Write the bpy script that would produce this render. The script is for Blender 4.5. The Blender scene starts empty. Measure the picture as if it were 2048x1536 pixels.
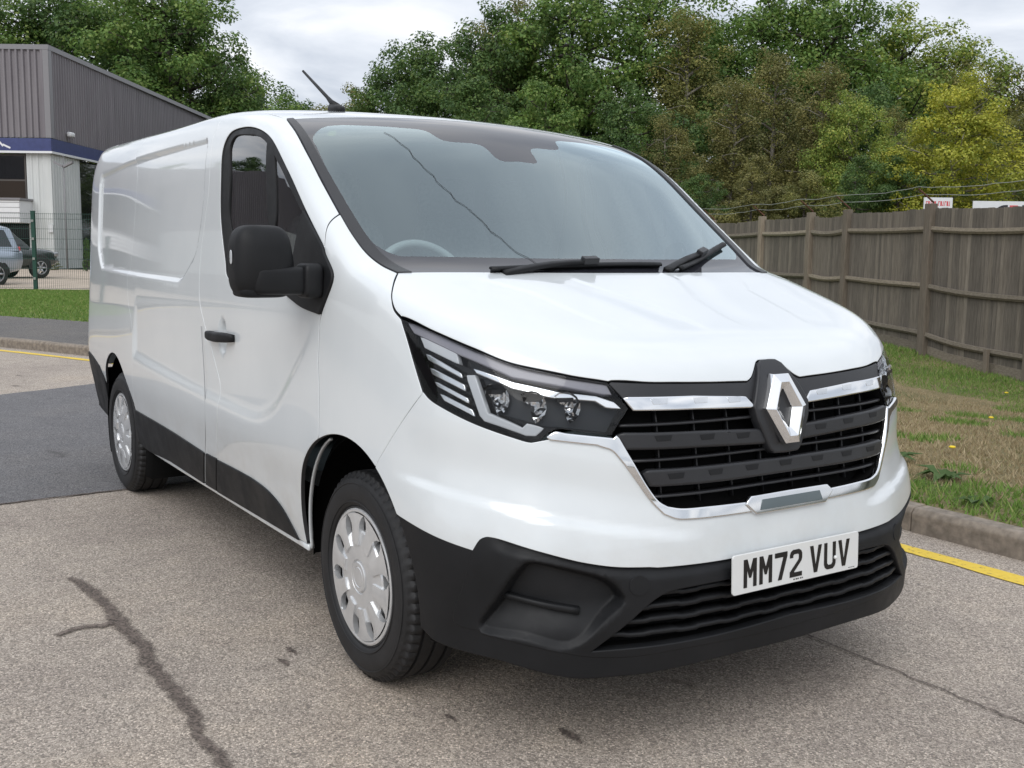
import bpy, bmesh, math, random
import numpy as np
from mathutils import Vector, Matrix
from mathutils.geometry import delaunay_2d_cdt

SC = bpy.context.scene
COL = SC.collection
random.seed(5)
RNG = np.random.default_rng(5)

# ------------------------------------------------------------------ camera
CAMP = np.array([2.97882, -2.30419, 1.36175])
YAW, PITCH, ROLL, FPX = 2.55822, -0.12422, 0.01277, 2115.32
def _cam_axes():
    cy, sy = math.cos(YAW), math.sin(YAW); cp, sp = math.cos(PITCH), math.sin(PITCH)
    f = np.array([cy*cp, sy*cp, sp]); r = np.array([sy, -cy, 0.0]); u = np.cross(r, f)
    c, s = math.cos(ROLL), math.sin(ROLL)
    return c*r + s*u, -s*r + c*u, f
_r, _u, _f = _cam_axes()
cam_data = bpy.data.cameras.new("camera")
cam_data.sensor_fit = 'HORIZONTAL'; cam_data.sensor_width = 36.0
cam_data.lens = 36.0*FPX/2048.0
cam_data.clip_start = 0.05; cam_data.clip_end = 2000.0
cam = bpy.data.objects.new("camera", cam_data); COL.objects.link(cam)
cam.matrix_world = Matrix(((_r[0], _u[0], -_f[0], CAMP[0]), (_r[1], _u[1], -_f[1], CAMP[1]),
                           (_r[2], _u[2], -_f[2], CAMP[2]), (0, 0, 0, 1)))
SC.camera = cam

# ------------------------------------------------------------------ sky and sun
SUN_EL, SUN_AZ = math.radians(44), math.radians(-50)      # azimuth of the sun from +X towards +Y
world = bpy.data.worlds.new("World"); SC.world = world
world.use_nodes = True
nt = world.node_tree; nt.nodes.clear()
def wn(t, **kw):
    n = nt.nodes.new(t)
    for k, v in kw.items(): setattr(n, k, v)
    return n
wo = wn('ShaderNodeOutputWorld'); bg = wn('ShaderNodeBackground'); bg.inputs['Strength'].default_value = 0.1
sky = wn('ShaderNodeTexSky', sky_type='NISHITA', sun_disc=False)
sky.sun_elevation = SUN_EL; sky.sun_rotation = math.pi/2 - SUN_AZ
tc = wn('ShaderNodeTexCoord')
# cloud deck: direction projected on a plane overhead
sep = wn('ShaderNodeSeparateXYZ'); nt.links.new(tc.outputs['Generated'], sep.inputs[0])
zc = wn('ShaderNodeMath', operation='MAXIMUM'); zc.inputs[1].default_value = 0.0
nt.links.new(sep.outputs[2], zc.inputs[0])
za = wn('ShaderNodeMath', operation='ADD'); za.inputs[1].default_value = 0.16
nt.links.new(zc.outputs[0], za.inputs[0])
dx = wn('ShaderNodeMath', operation='DIVIDE'); dy = wn('ShaderNodeMath', operation='DIVIDE')
nt.links.new(sep.outputs[0], dx.inputs[0]); nt.links.new(za.outputs[0], dx.inputs[1])
nt.links.new(sep.outputs[1], dy.inputs[0]); nt.links.new(za.outputs[0], dy.inputs[1])
cmb = wn('ShaderNodeCombineXYZ'); nt.links.new(dx.outputs[0], cmb.inputs[0]); nt.links.new(dy.outputs[0], cmb.inputs[1])
n1 = wn('ShaderNodeTexNoise'); n1.inputs['Scale'].default_value = 1.7; n1.inputs['Detail'].default_value = 7
n1.inputs['Roughness'].default_value = 0.52; n1.inputs['Distortion'].default_value = 0.35
nt.links.new(cmb.outputs[0], n1.inputs['Vector'])
cr = wn('ShaderNodeValToRGB'); e = cr.color_ramp.elements
e[0].position = 0.36; e[0].color = (6.0, 6.5, 7.4, 1)
e[1].position = 0.64; e[1].color = (10.4, 10.5, 10.8, 1)
em = cr.color_ramp.elements.new(0.5); em.color = (8.1, 8.5, 9.2, 1)
nt.links.new(n1.outputs['Fac'], cr.inputs[0])
# an overcast sky is brighter overhead than at the horizon
zr = wn('ShaderNodeMapRange'); zr.inputs[1].default_value = 0.0; zr.inputs[2].default_value = 1.0
zr.inputs[3].default_value = 0.92; zr.inputs[4].default_value = 1.35
nt.links.new(zc.outputs[0], zr.inputs[0])
mulc = wn('ShaderNodeVectorMath', operation='SCALE')
nt.links.new(cr.outputs[0], mulc.inputs[0]); nt.links.new(zr.outputs[0], mulc.inputs['Scale'])
mix = wn('ShaderNodeMixRGB'); mix.inputs[0].default_value = 0.93
nt.links.new(sky.outputs[0], mix.inputs[1]); nt.links.new(mulc.outputs[0], mix.inputs[2])
nt.links.new(mix.outputs[0], bg.inputs['Color']); nt.links.new(bg.outputs[0], wo.inputs[0])

sun_data = bpy.data.lights.new("sun", 'SUN'); sun_data.energy = 1.4; sun_data.angle = math.radians(48)
sun_data.color = (1.0, 0.975, 0.94)
sun = bpy.data.objects.new("sun", sun_data); COL.objects.link(sun)
sun.rotation_euler = (math.pi/2 - SUN_EL, 0, SUN_AZ + math.pi/2)
sun.location = (0, 0, 30)

vs = SC.view_settings
vs.view_transform = 'Standard'; vs.look = 'None'; vs.gamma = 1.0; vs.exposure = 0.10
vs.use_curve_mapping = False
SC.cycles.max_bounces = 8; SC.cycles.transparent_max_bounces = 16
SC.cycles.glossy_bounces = 5; SC.cycles.transmission_bounces = 6

# ------------------------------------------------------------------ materials
class Mat:
    def __init__(s, name):
        s.m = bpy.data.materials.new(name); s.m.use_nodes = True
        s.t = s.m.node_tree; s.b = s.t.nodes['Principled BSDF']; s.o = s.t.nodes['Material Output']
    def n(s, t, **kw):
        n = s.t.nodes.new(t)
        for k, v in kw.items(): setattr(n, k, v)
        return n
    def l(s, a, b): s.t.links.new(a, b)
    def set(s, **kw):
        for k, v in kw.items():
            k = k.replace('_', ' ')
            i = s.b.inputs[k]
            i.default_value = (*v, 1) if (isinstance(v, tuple) and len(v) == 3) else v
        return s
    def noise(s, scale, detail=4, rough=.55, vec=None, dist=0.0):
        n = s.n('ShaderNodeTexNoise'); n.inputs['Scale'].default_value = scale
        n.inputs['Detail'].default_value = detail; n.inputs['Roughness'].default_value = rough
        n.inputs['Distortion'].default_value = dist
        if vec is None: vec = s.pos()
        s.l(vec, n.inputs['Vector']); return n
    def pos(s):
        if not hasattr(s, '_p'): s._p = s.n('ShaderNodeTexCoord')
        return s._p.outputs['Object']
    def ramp(s, fac, stops):
        r = s.n('ShaderNodeValToRGB'); el = r.color_ramp.elements
        while len(el) < len(stops): el.new(.5)
        for e, (p, c) in zip(el, stops): e.position = p; e.color = (*c, 1) if len(c) == 3 else c
        s.l(fac, r.inputs[0]); return r
    def mix(s, fac, a, b, mode='MIX'):
        m = s.n('ShaderNodeMixRGB', blend_type=mode)
        for i, v in ((0, fac), (1, a), (2, b)):
            if isinstance(v, (int, float)): m.inputs[i].default_value = v
            elif isinstance(v, tuple): m.inputs[i].default_value = (*v, 1)
            else: s.l(v, m.inputs[i])
        return m.outputs[0]
    def bump(s, h, strength=.3, dist=.01):
        b = s.n('ShaderNodeBump'); b.inputs['Strength'].default_value = strength; b.inputs['Distance'].default_value = dist
        s.l(h, b.inputs['Height']); s.l(b.outputs[0], s.b.inputs['Normal']); return b

def simple(name, col, rough=.5, metal=0.0, var=.0, vscale=6.0, bump=0.0, bscale=400., spec=.5, coat=0.0):
    M = Mat(name).set(Roughness=rough, Metallic=metal)
    M.b.inputs['Specular IOR Level'].default_value = spec
    M.b.inputs['Coat Weight'].default_value = coat; M.b.inputs['Coat Roughness'].default_value = .03
    n = M.noise(vscale, 5)
    lo = tuple(c*(1-var) for c in col); hi = tuple(min(1, c*(1+var)) for c in col)
    r = M.ramp(n.outputs['Fac'], [(.3, lo), (.7, hi)]); M.l(r.outputs[0], M.b.inputs['Base Color'])
    if bump:
        nb = M.noise(bscale, 3); M.bump(nb.outputs['Fac'], bump, .002)
    return M.m

# ------------------------------------------------------------------ object helpers
def link(o, parent=None):
    COL.objects.link(o)
    if parent is not None: o.parent = parent
    return o
def mesh(name, V, F, mat=None, parent=None, smooth=True, normals=None):
    m = bpy.data.meshes.new(name)
    m.from_pydata([tuple(v) for v in np.asarray(V, float)], [], [tuple(int(i) for i in f) for f in F])
    if smooth: m.polygons.foreach_set('use_smooth', np.ones(len(m.polygons), bool))
    if mat is not None: m.materials.append(mat)
    m.update()
    if normals is not None: m.normals_split_custom_set_from_vertices([tuple(n) for n in normals])
    return link(bpy.data.objects.new(name, m), parent)
def fast_mesh(name, V, idx, n, mat=None, smooth=False):
    """big mesh of n-gons from a flat vertex array and a (k,n) index array"""
    m = bpy.data.meshes.new(name); V = np.asarray(V, np.float32); idx = np.asarray(idx, np.int32)
    m.vertices.add(len(V)); m.vertices.foreach_set('co', V.ravel())
    k = len(idx); m.loops.add(k*n); m.loops.foreach_set('vertex_index', idx.ravel())
    m.polygons.add(k); m.polygons.foreach_set('loop_start', np.arange(0, k*n, n, dtype=np.int32))
    if smooth: m.polygons.foreach_set('use_smooth', np.ones(k, bool))
    if mat is not None: m.materials.append(mat)
    m.update(calc_edges=True); return m
def thing(name, label, cat, loc=(0, 0, 0), rz=0.0, group=None):
    o = bpy.data.objects.new(name, None); o.empty_display_size = .2
    link(o); o.location = loc; o.rotation_euler = (0, 0, rz)
    o['label'] = label; o['category'] = cat
    if group: o['group'] = group
    return o
def tag(o, label, cat, group=None):
    o['label'] = label; o['category'] = cat
    if group: o['group'] = group
    return o
def kind(o, k): o['kind'] = k; return o
class MB:
    """collects simple solids into one mesh"""
    def __init__(s): s.V = []; s.F = []
    def add(s, V, F):
        k = len(s.V); s.V += [tuple(map(float, v)) for v in V]; s.F += [tuple(i+k for i in f) for f in F]; return s
    def box(s, a, b):
        x0, y0, z0 = a; x1, y1, z1 = b
        return s.add([(x0,y0,z0),(x1,y0,z0),(x1,y1,z0),(x0,y1,z0),(x0,y0,z1),(x1,y0,z1),(x1,y1,z1),(x0,y1,z1)],
                     [(0,3,2,1),(4,5,6,7),(0,1,5,4),(1,2,6,5),(2,3,7,6),(3,0,4,7)])
    def obox(s, c, ax, ay, az):
        c, ax, ay, az = (np.array(v, float) for v in (c, ax, ay, az))
        V = [c+i*ax+j*ay+k*az for k in (-1, 1) for j in (-1, 1) for i in (-1, 1)]
        F = [(0,2,3,1),(4,5,7,6),(0,1,5,4),(1,3,7,5),(3,2,6,7),(2,0,4,6)]
        if np.dot(np.cross(ax, ay), az) < 0: F = [f[::-1] for f in F]
        return s.add(V, F)
    def tube(s, P, R, n=8, cap=True):
        P = np.asarray(P, float); R = np.broadcast_to(R, len(P)); T = np.gradient(P, axis=0); V = []
        up = np.array([0, 0, 1.0]) if abs(T[0][2]) < .9*np.linalg.norm(T[0]) else np.array([1.0, 0, 0])
        for p, t, r in zip(P, T, R):
            t = t/np.linalg.norm(t); a = np.cross(up, t); a /= np.linalg.norm(a); b = np.cross(t, a)
            for k in range(n):
                w = 2*math.pi*k/n; V.append(p+r*(math.cos(w)*a+math.sin(w)*b))
        F = [(i*n+k, i*n+(k+1) % n, (i+1)*n+(k+1) % n, (i+1)*n+k) for i in range(len(P)-1) for k in range(n)]
        if cap: F += [tuple(range(n))[::-1], tuple(range((len(P)-1)*n, len(P)*n))]
        return s.add(V, F)
    def lathe(s, prof, c=(0, 0, 0), n=48, arc=(0, 2*math.pi)):
        """profile of (radius, y) turned about the Y axis through c"""
        full = abs(arc[1]-arc[0]-2*math.pi) < 1e-6; m = n if full else n+1; V = []
        for i in range(m):
            w = arc[0]+(arc[1]-arc[0])*i/n
            V += [(c[0]+r*math.cos(w), c[1]+y, c[2]+r*math.sin(w)) for r, y in prof]
        k = len(prof)
        F = [(i*k+j, ((i+1) % m)*k+j, ((i+1) % m)*k+j+1, i*k+j+1) for i in range(n) for j in range(k-1)]
        return s.add(V, F)
    def prism(s, poly, z0, z1, fr=lambda x, y, z: (x, y, z)):
        n = len(poly); V = [fr(x, y, z0) for x, y in poly]+[fr(x, y, z1) for x, y in poly]
        return s.add(V, [tuple(range(n))[::-1], tuple(range(n, 2*n))]+[(i, (i+1) % n, n+(i+1) % n, n+i) for i in range(n)])
    def build(s, name, mat, parent=None, smooth=False):
        return mesh(name, s.V, s.F, mat, parent, smooth)
def bevel(o, w, seg=2, ang=35):
    b = o.modifiers.new('bevel', 'BEVEL'); b.width = w; b.segments = seg; b.limit_method = 'ANGLE'; b.angle_limit = math.radians(ang)
    o.data.polygons.foreach_set('use_smooth', np.ones(len(o.data.polygons), bool))
    w2 = o.modifiers.new('wn', 'WEIGHTED_NORMAL'); w2.keep_sharp = True
    return o

# ------------------------------------------------------------------ the van's outer skin as a smooth implicit surface
class Spl:
    "natural cubic spline, linear extrapolation"
    def __init__(s,xs,ys):
        s.x=np.array(xs,float); s.y=np.array(ys,float); n=len(xs); h=np.diff(s.x)
        A=np.eye(n); b=np.zeros(n)
        for i in range(1,n-1):
            A[i,i-1]=h[i-1];A[i,i]=2*(h[i-1]+h[i]);A[i,i+1]=h[i]
            b[i]=6*((s.y[i+1]-s.y[i])/h[i]-(s.y[i]-s.y[i-1])/h[i-1])
        s.m=np.linalg.solve(A,b)
    def __call__(s,q):
        q=np.asarray(q,float); qc=np.clip(q,s.x[0],s.x[-1])
        i=np.clip(np.searchsorted(s.x,qc)-1,0,len(s.x)-2)
        h=s.x[i+1]-s.x[i]; a=(s.x[i+1]-qc)/h; b=(qc-s.x[i])/h
        v=a*s.y[i]+b*s.y[i+1]+((a**3-a)*s.m[i]+(b**3-b)*s.m[i+1])*h*h/6
        # end slopes
        h0=s.x[1]-s.x[0]; d0=(s.y[1]-s.y[0])/h0-h0*s.m[1]/6
        h1=s.x[-1]-s.x[-2]; d1=(s.y[-1]-s.y[-2])/h1+h1*s.m[-2]/6
        return v+np.where(q<s.x[0],(q-s.x[0])*d0,0)+np.where(q>s.x[-1],(q-s.x[-1])*d1,0)
def smax(a,b,k): return .5*(a+b+np.sqrt((a-b)**2+k*k))
SP={
'roof':([-4.1, -3, -2, -1.4, -1.1, -0.9, -0.7, -0.4, -0.1, 0.2],[2.0173, 1.9856, 1.9691, 1.961, 1.934, 1.903, 1.8431, 1.648, 1.4348, 1.2336]),
'hood':([-0.2, 0.1, 0.3, 0.5, 0.65, 0.8, 0.95],[1.3619, 1.3025, 1.2453, 1.1904, 1.1534, 1.1082, 0.9993]),
'x0':([0.15, 0.25, 0.35, 0.45, 0.55, 0.65, 0.75, 0.85, 0.95, 1.05, 1.2],[0.953, 0.965, 0.970, 0.970, 0.959, 0.945, 0.928, 0.914, 0.900, 0.869, 0.782]),
'phi':([0, 0.2, 0.4, 0.5, 0.6, 0.7, 0.8, 0.9, 1.0],[0, 0.001, 0.0155, 0.0365, 0.0725, 0.1145, 0.1793, 0.3113, 0.5005]),
'c':([0.2, 0.45, 0.6, 0.75, 0.9, 1.05],[1.13, 1.08, 1.02, 1.18, 1.235, 1.285]),
'h':([0.15, 0.35, 0.5, 0.65, 0.8, 1.0, 1.2, 1.4, 1.6, 1.8, 1.95],[0.9444, 0.9583, 0.968, 0.9725, 0.9625, 0.9445, 0.9335, 0.9228, 0.9113, 0.8913, 0.8487]),
't':([-4, -3.4, -2.8, -1.5, -0.3, 0.2, 0.5, 0.8],[-0.062, -0.032, -0.004, 0.0095, 0.0106, -0.0, -0.0148, -0.0342]),
'k':([0, 1, 2, 3, 4, 5, 6],[0.0301, 0.0117, 0.0586, 0.0674, 0.0563, 0.02, 0.0712]),
}
TUCK=Spl([.0,.2,.31,.45,.56,.65,.8,.95,1.2,2.0],[.085,.082,.068,.05,.037,.022,.006,0,0,0])

_S = {n: Spl(*v) for n, v in SP.items() if n != 'k'}; _K = SP['k'][1]
def F0(P):
    x, y, z = P[..., 0], np.abs(P[..., 1]), P[..., 2]
    yy = (y/.8)**2
    b = 1/(1+np.exp(-(x+.9)/.08))
    zt = _S['roof'](x)-yy*(_K[0]*(1-b)+_K[2]*b)
    zh = _S['hood'](x)-yy*_K[1]-.6*np.maximum(0, -.3-x)
    top = -smax(zt-z, zh-z, .02)
    kk = _K[6]+(_K[4]-_K[6])/(1+np.exp(np.clip(x/.08, -60, 60)))
    fr = x-(_S['x0'](z)-_S['phi'](y)*_S['c'](z))
    sd = y-(_S['h'](z)+_S['t'](x)-TUCK(z)/(1+np.exp(np.clip((x+.22)/.05, -60, 60))))
    f = smax(smax(fr, sd, _K[3]), top, kk)
    return smax(f, -4.06-x, .05)
def sstep(a, b, v):
    t = np.clip((v-a)/(b-a), 0, 1); return t*t*t*(t*(6*t-15)+10)
def sdpoly(Q, poly):
    poly = np.asarray(poly, float); d2 = np.full(len(Q), 1e9); ins = np.zeros(len(Q), bool)
    for i in range(len(poly)):
        a = poly[i-1]; b = poly[i]; e = b-a; w = Q-a
        t = np.clip((w@e)/(e@e+1e-12), 0, 1); d2 = np.minimum(d2, ((w-t[:, None]*e)**2).sum(1))
        c = (a[1] > Q[:, 1]) != (b[1] > Q[:, 1])
        xi = a[0]+(Q[:, 1]-a[1])*(b[0]-a[0])/np.where(abs(b[1]-a[1]) < 1e-12, 1e-12, b[1]-a[1])
        ins ^= c & (Q[:, 0] < xi)
    return np.where(ins, -1, 1)*np.sqrt(d2)
def inside(Q, loops):
    r = np.zeros(len(Q), bool)
    for poly in loops:
        for i in range(len(poly)):
            a = poly[i-1]; b = poly[i]; c = (a[1] > Q[:, 1]) != (b[1] > Q[:, 1])
            xi = a[0]+(Q[:, 1]-a[1])*(b[0]-a[0])/np.where(abs(b[1]-a[1]) < 1e-12, 1e-12, b[1]-a[1])
            r ^= c & (Q[:, 0] < xi)
    return r
def crom(P, step=.008):
    """smooth curve through the points, evenly dense"""
    P = np.asarray(P, float)
    if len(P) == 2:
        n = max(1, int(np.linalg.norm(P[1]-P[0])/step)); return P[0]+(P[1]-P[0])*np.linspace(0, 1, n+1)[:, None]
    Q = np.vstack([2*P[0]-P[1], P, 2*P[-1]-P[-2]]); out = []
    for i in range(1, len(Q)-2):
        p0, p1, p2, p3 = Q[i-1:i+3]
        d = [max(np.linalg.norm(b-a), 1e-5)**.5 for a, b in ((p0, p1), (p1, p2), (p2, p3))]
        m1 = (p2-p1)+d[1]*((p1-p0)/d[0]-(p2-p0)/(d[0]+d[1])); m2 = (p2-p1)+d[1]*((p3-p2)/d[2]-(p3-p1)/(d[1]+d[2]))
        n = max(1, int(np.linalg.norm(p2-p1)/step)); t = np.linspace(0, 1, n, endpoint=False)[:, None]
        out.append((2*t**3-3*t*t+1)*p1+(t**3-2*t*t+t)*m1+(-2*t**3+3*t*t)*p2+(t**3-t*t)*m2)
    out.append(P[-1:]); return np.vstack(out)
MIR = np.array([1, -1, 1.0])
def join(*cs):
    """concatenate curves into one polyline, dropping doubled points"""
    out = []
    for c in cs:
        for p in np.asarray(c, float).reshape(-1, 3):
            if not out or np.linalg.norm(p-out[-1]) > .0015: out.append(p)
    if np.linalg.norm(out[0]-out[-1]) < .0015: out.pop()
    return np.array(out)
def rev(c): return np.asarray(c)[::-1]
def sym(half):
    """half loop that starts and ends on y=0, closed by its mirror image"""
    h = np.array(half, float); h[0, 1] = 0; h[-1, 1] = 0
    return join(h, (h*MIR)[::-1])

# pressed shapes: how far the panel sits below the smooth skin
def FEAT(P):
    x, y, z = P[:, 0], np.abs(P[:, 1]), P[:, 2]; d = np.zeros(len(P))
    m = (y > .8) & (x < -1.35) & (z > 1.1) & (z < 1.9)
    if m.any(): d[m] += .0135*np.clip(sstep(-.004, .026, -sdpoly(np.c_[x[m], z[m]], RECESS)), 0, 1)
    m = (y > .86) & (x < -.1) & (z > .6) & (z < 1.25)
    if m.any():
        fade = 1-sstep(.80, 1.2, z[m])
        d[m] += .0125*sstep(0, .085, -sdpoly(np.c_[x[m], z[m]], HOLLOW))*fade
    m = (y > .9) & (np.abs(x+1.19) < .1) & (np.abs(z-1.012) < .12)
    if m.any():
        q = np.sqrt(((x[m]+1.185)/.056)**2+((z[m]-1.012)/.085)**2); d[m] += .026*(1-sstep(.3, 1.0, q))
    m = (z > .98) & (x > .02) & (y < .8)
    if m.any():
        xx, yy = x[m], y[m]; f = sstep(.1, .25, xx)*(1-sstep(.52, .74, xx))
        l1 = np.interp(xx, [.14, .3, .54, .6, .75], [.602, .487, .442, .42, .40])
        l2 = np.interp(xx, [.2, .4, .58, .72, .8], [.243, .146, .107, .11, .11])
        d[m] += f*(.0028*(sstep(-.045, .0, yy-l1)-sstep(.0, .16, yy-l1))+.0026*(sstep(-.04, 0, yy-l2)-sstep(0, .15, yy-l2)))
    m = (x > .25) & (z > .55) & (z < .95)
    if m.any():
        yy, zz = y[m], z[m]; zl = np.interp(yy, [0, .4, .6, .75, .9, 1.0], [.60, .617, .645, .675, .715, .75])
        d[m] += .013*sstep(-.022, .018, zz-zl)*(1-sstep(.04, .2, zz-zl))*sstep(.30, .5, yy)*sstep(.28, .5, x[m])
    m = (x < -2.2) & (y > .85) & (z > .55) & (z < .95)     # swelling above the rear wheel
    return d
def FF(P):
    sh = P.shape; P = P.reshape(-1, 3); return F0(P)+FEAT(P)
def gradF(P, fn=FF, e=.004):
    g = np.stack([fn(P+np.eye(3)[i]*e)-fn(P-np.eye(3)[i]*e) for i in range(3)], -1)
    return g/np.linalg.norm(g, axis=-1, keepdims=True)
def cast(O, D, tmax=3.2):
    n = len(O); T = np.linspace(0, tmax, 40)
    S = F0(O[:, None]+D[:, None]*T[None, :, None]); pos = S > 0
    i = np.argmax(pos, 1); i = np.where(pos.any(1), np.maximum(i, 1), len(T)-1)
    a, b = T[i-1], T[i]
    for _ in range(20):
        m = (a+b)/2; s = F0(O+D*m[:, None]) < 0; a = np.where(s, m, a); b = np.where(s, b, m)
    P = O+D*((a+b)/2)[:, None]
    g = gradF(P, F0); return P-g*FEAT(P)[:, None]
def unit(v): v = np.asarray(v, float); return v/np.linalg.norm(v)
def frame(d):
    d = unit(d); u = np.cross((0, 0, 1.0), d) if abs(d[2]) < .95 else np.cross((0, 1.0, 0), d)
    u = unit(u); return d, u, np.cross(d, u)
class CDir:
    def __init__(s, d, O): s.d, s.u, s.v = frame(d); s.O = np.array(O, float)
    def to2(s, P): q = P-s.O; return np.stack([q@s.u, q@s.v], -1)
    def to3(s, Q):
        O = s.O+Q[:, :1]*s.u+Q[:, 1:]*s.v; return cast(O, np.broadcast_to(s.d, O.shape))
class CCen:
    def __init__(s, c, ax, L=1.4): s.c = np.array(c, float); s.d, s.u, s.v = frame(ax); s.L = L
    def to2(s, P): q = P-s.c; w = q@s.d; return np.stack([q@s.u/w, q@s.v/w], -1)*s.L
    def to3(s, Q):
        D = s.d+Q[:, :1]/s.L*s.u+Q[:, 1:]/s.L*s.v; D /= np.linalg.norm(D, axis=1)[:, None]
        return cast(np.broadcast_to(s.c, D.shape), D)
def area2(L): return .5*np.sum(L[:, 0]*np.roll(L[:, 1], -1)-np.roll(L[:, 0], -1)*L[:, 1])
def inset(L, g):
    """shrink a counter-clockwise loop by g"""
    a = L-np.roll(L, 1, 0); b = np.roll(L, -1, 0)-L
    na = np.stack([-a[:, 1], a[:, 0]], -1); nb = np.stack([-b[:, 1], b[:, 0]], -1)
    na /= np.linalg.norm(na, axis=1)[:, None]+1e-12; nb /= np.linalg.norm(nb, axis=1)[:, None]+1e-12
    n = na+nb; l = np.linalg.norm(n, axis=1)[:, None]; n = n/np.maximum(l, 1e-6); c = np.clip((n*na).sum(1), .45, 1)
    return L+n*(g/c)[:, None]
def redens(L, h):
    out = []
    for i in range(len(L)):
        a = L[i]; b = L[(i+1) % len(L)]; n = max(1, int(np.linalg.norm(b-a)/h)); out += [a+(b-a)*k/n for k in range(n)]
    return np.array(out)
def patch(name, loops, ch, mat, parent, h=.015, off=0.0, gap=.0, fl=.012, r=.0018, depth=None, rings=(), both=False, label=None):
    """trimmed piece of the skin: outline loops (outer first), chart, offset off along the normal, edge rolled in by fl"""
    L2 = []
    for k, L in enumerate(loops):
        q = ch.to2(np.asarray(L, float)); q = redens(q, h*.8)
        ccw = area2(q) > 0
        if ccw != (k == 0): q = q[::-1]
        if gap: q = inset(q, gap)
        L2.append(q)
    lo = L2[0].min(0); hi = L2[0].max(0)
    gx = np.arange(lo[0], hi[0], h); gy = np.arange(lo[1], hi[1], h*.87)
    G = np.array([(x+(j % 2)*h*.5, y) for j, y in enumerate(gy) for x in gx]).reshape(-1, 2)
    B = np.vstack(L2); extra = []
    for Rg in rings:
        q = ch.to2(np.asarray(Rg, float))
        if area2(q) < 0: q = q[::-1]
        q = redens(q, .012)
        for w in (-.006, .002, .010, .018, .027): extra.append(inset(q, w))
    if extra:
        X = np.vstack(extra); X = X[inside(X, L2)]
        if len(G):
            dm = np.array([((X-g)**2).sum(1).min() for g in G]) if len(G)*len(X) < 4e7 else np.full(len(G), 1.)
            G = G[dm > (.008)**2]
        G = np.vstack([G, X])
    if len(G):
        G = G[inside(G, L2)]
        ok = np.ones(len(G), bool)
        for c in range(0, len(G), 4000):
            ok[c:c+4000] = ((G[c:c+4000, None]-B[None])**2).sum(2).min(1) > (.45*h if not extra else .004)**2
        G = G[ok]
    pts = np.vstack([B, G]) if len(G) else B
    edges = []; k = 0
    for q in L2:
        n = len(q); edges += [(k+i, k+(i+1) % n) for i in range(n)]; k += n
    vo, eo, fo, ov, _, _ = delaunay_2d_cdt([Vector(p) for p in pts], edges, [], 0, 1e-6)
    V2 = np.array([tuple(v) for v in vo]); Fa = np.array([tuple(f) for f in fo if len(f) == 3])
    Fa = Fa[inside(V2[Fa].mean(1), L2)]
    used = np.unique(Fa); remap = -np.ones(len(V2), int); remap[used] = np.arange(len(used)); V2 = V2[used]; Fa = remap[Fa]
    P = ch.to3(V2); N = gradF(P)
    off_ = off*np.ones(len(P))
    if depth is not None: off_ = off_-depth(V2, ch, P)
    P = P+N*off_[:, None]
    fn = np.cross(P[Fa[:, 1]]-P[Fa[:, 0]], P[Fa[:, 2]]-P[Fa[:, 0]])
    if (fn*N[Fa[:, 0]]).sum() < 0: Fa = Fa[:, ::-1]
    if depth is not None:
        fn = np.cross(P[Fa[:, 1]]-P[Fa[:, 0]], P[Fa[:, 2]]-P[Fa[:, 0]]); N = np.zeros_like(P)
        for i in range(3): np.add.at(N, Fa[:, i], fn)
        N /= np.linalg.norm(N, axis=1)[:, None]+1e-12
    V = [P]; NN = [N]; F = [tuple(f) for f in Fa]; base = len(P); FD_ = []
    if fl:
        # boundary edges, oriented as in their face
        ec = {}
        for f in F:
            for i in range(3): ec[(f[i], f[(i+1) % 3])] = 1
        be = [e for e in ec if (e[1], e[0]) not in ec]
        nxt = {a: b for a, b in be}; prv = {b: a for a, b in be}
        bv = [a for a in nxt if a in prv]; id_ = {a: i for i, a in enumerate(bv)}
        A = np.array(bv); T = P[[nxt[a] for a in bv]]-P[[prv[a] for a in bv]]
        n0 = N[A]; o = np.cross(T, n0); o /= np.linalg.norm(o, axis=1)[:, None]+1e-12
        s = 1 if fl > 0 else -1
        if s > 0:
            R1 = P[A]+o*r*.75-n0*r*.35; R2 = P[A]+o*r-n0*r; R3 = P[A]+o*r-n0*fl
            V += [R1, R2, R3]; ndark0 = len(F); q = n0+.8*o; NN += [q/np.linalg.norm(q, axis=1)[:, None], (o+.25*n0)/1.03, o]
            k1, k2, k3 = base, base+len(A), base+2*len(A)
            for a, b in be:
                if a in id_ and b in id_:
                    i, j = id_[a], id_[b]
                    F += [(a, k1+i, k1+j, b), (k1+i, k2+i, k2+j, k1+j)]; FD_.append((k2+i, k3+i, k3+j, k2+j))
        else:
            V += [P[A].copy(), P[A]-n0*fl]; NN += [-o, -o]; k1, k2 = base, base+len(A)
            for a, b in be:
                if a in id_ and b in id_:
                    i, j = id_[a], id_[b]; F += [(k1+i, k2+i, k2+j, k1+j)]
    nd = len(F); F = F+FD_
    V = np.vstack(V); NN = np.vstack(NN)
    res = [mesh(name, V, F, mat, parent, True, NN)]
    if both: res.append(mesh(name, V*MIR, [f[::-1] for f in F], mat, parent, True, NN*MIR))
    if FD_ and mat is globals().get('PAINT'):       # folded edges inside the shut lines, coloured dark as shade in the gaps
        for q in res:
            q.data.materials.append(GAPSHADE); mi = np.zeros(len(q.data.polygons), np.int32); mi[nd:] = 1; q.data.polygons.foreach_set('material_index', mi)
    if label:
        for q in res: q['label'] = label
    return res
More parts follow.
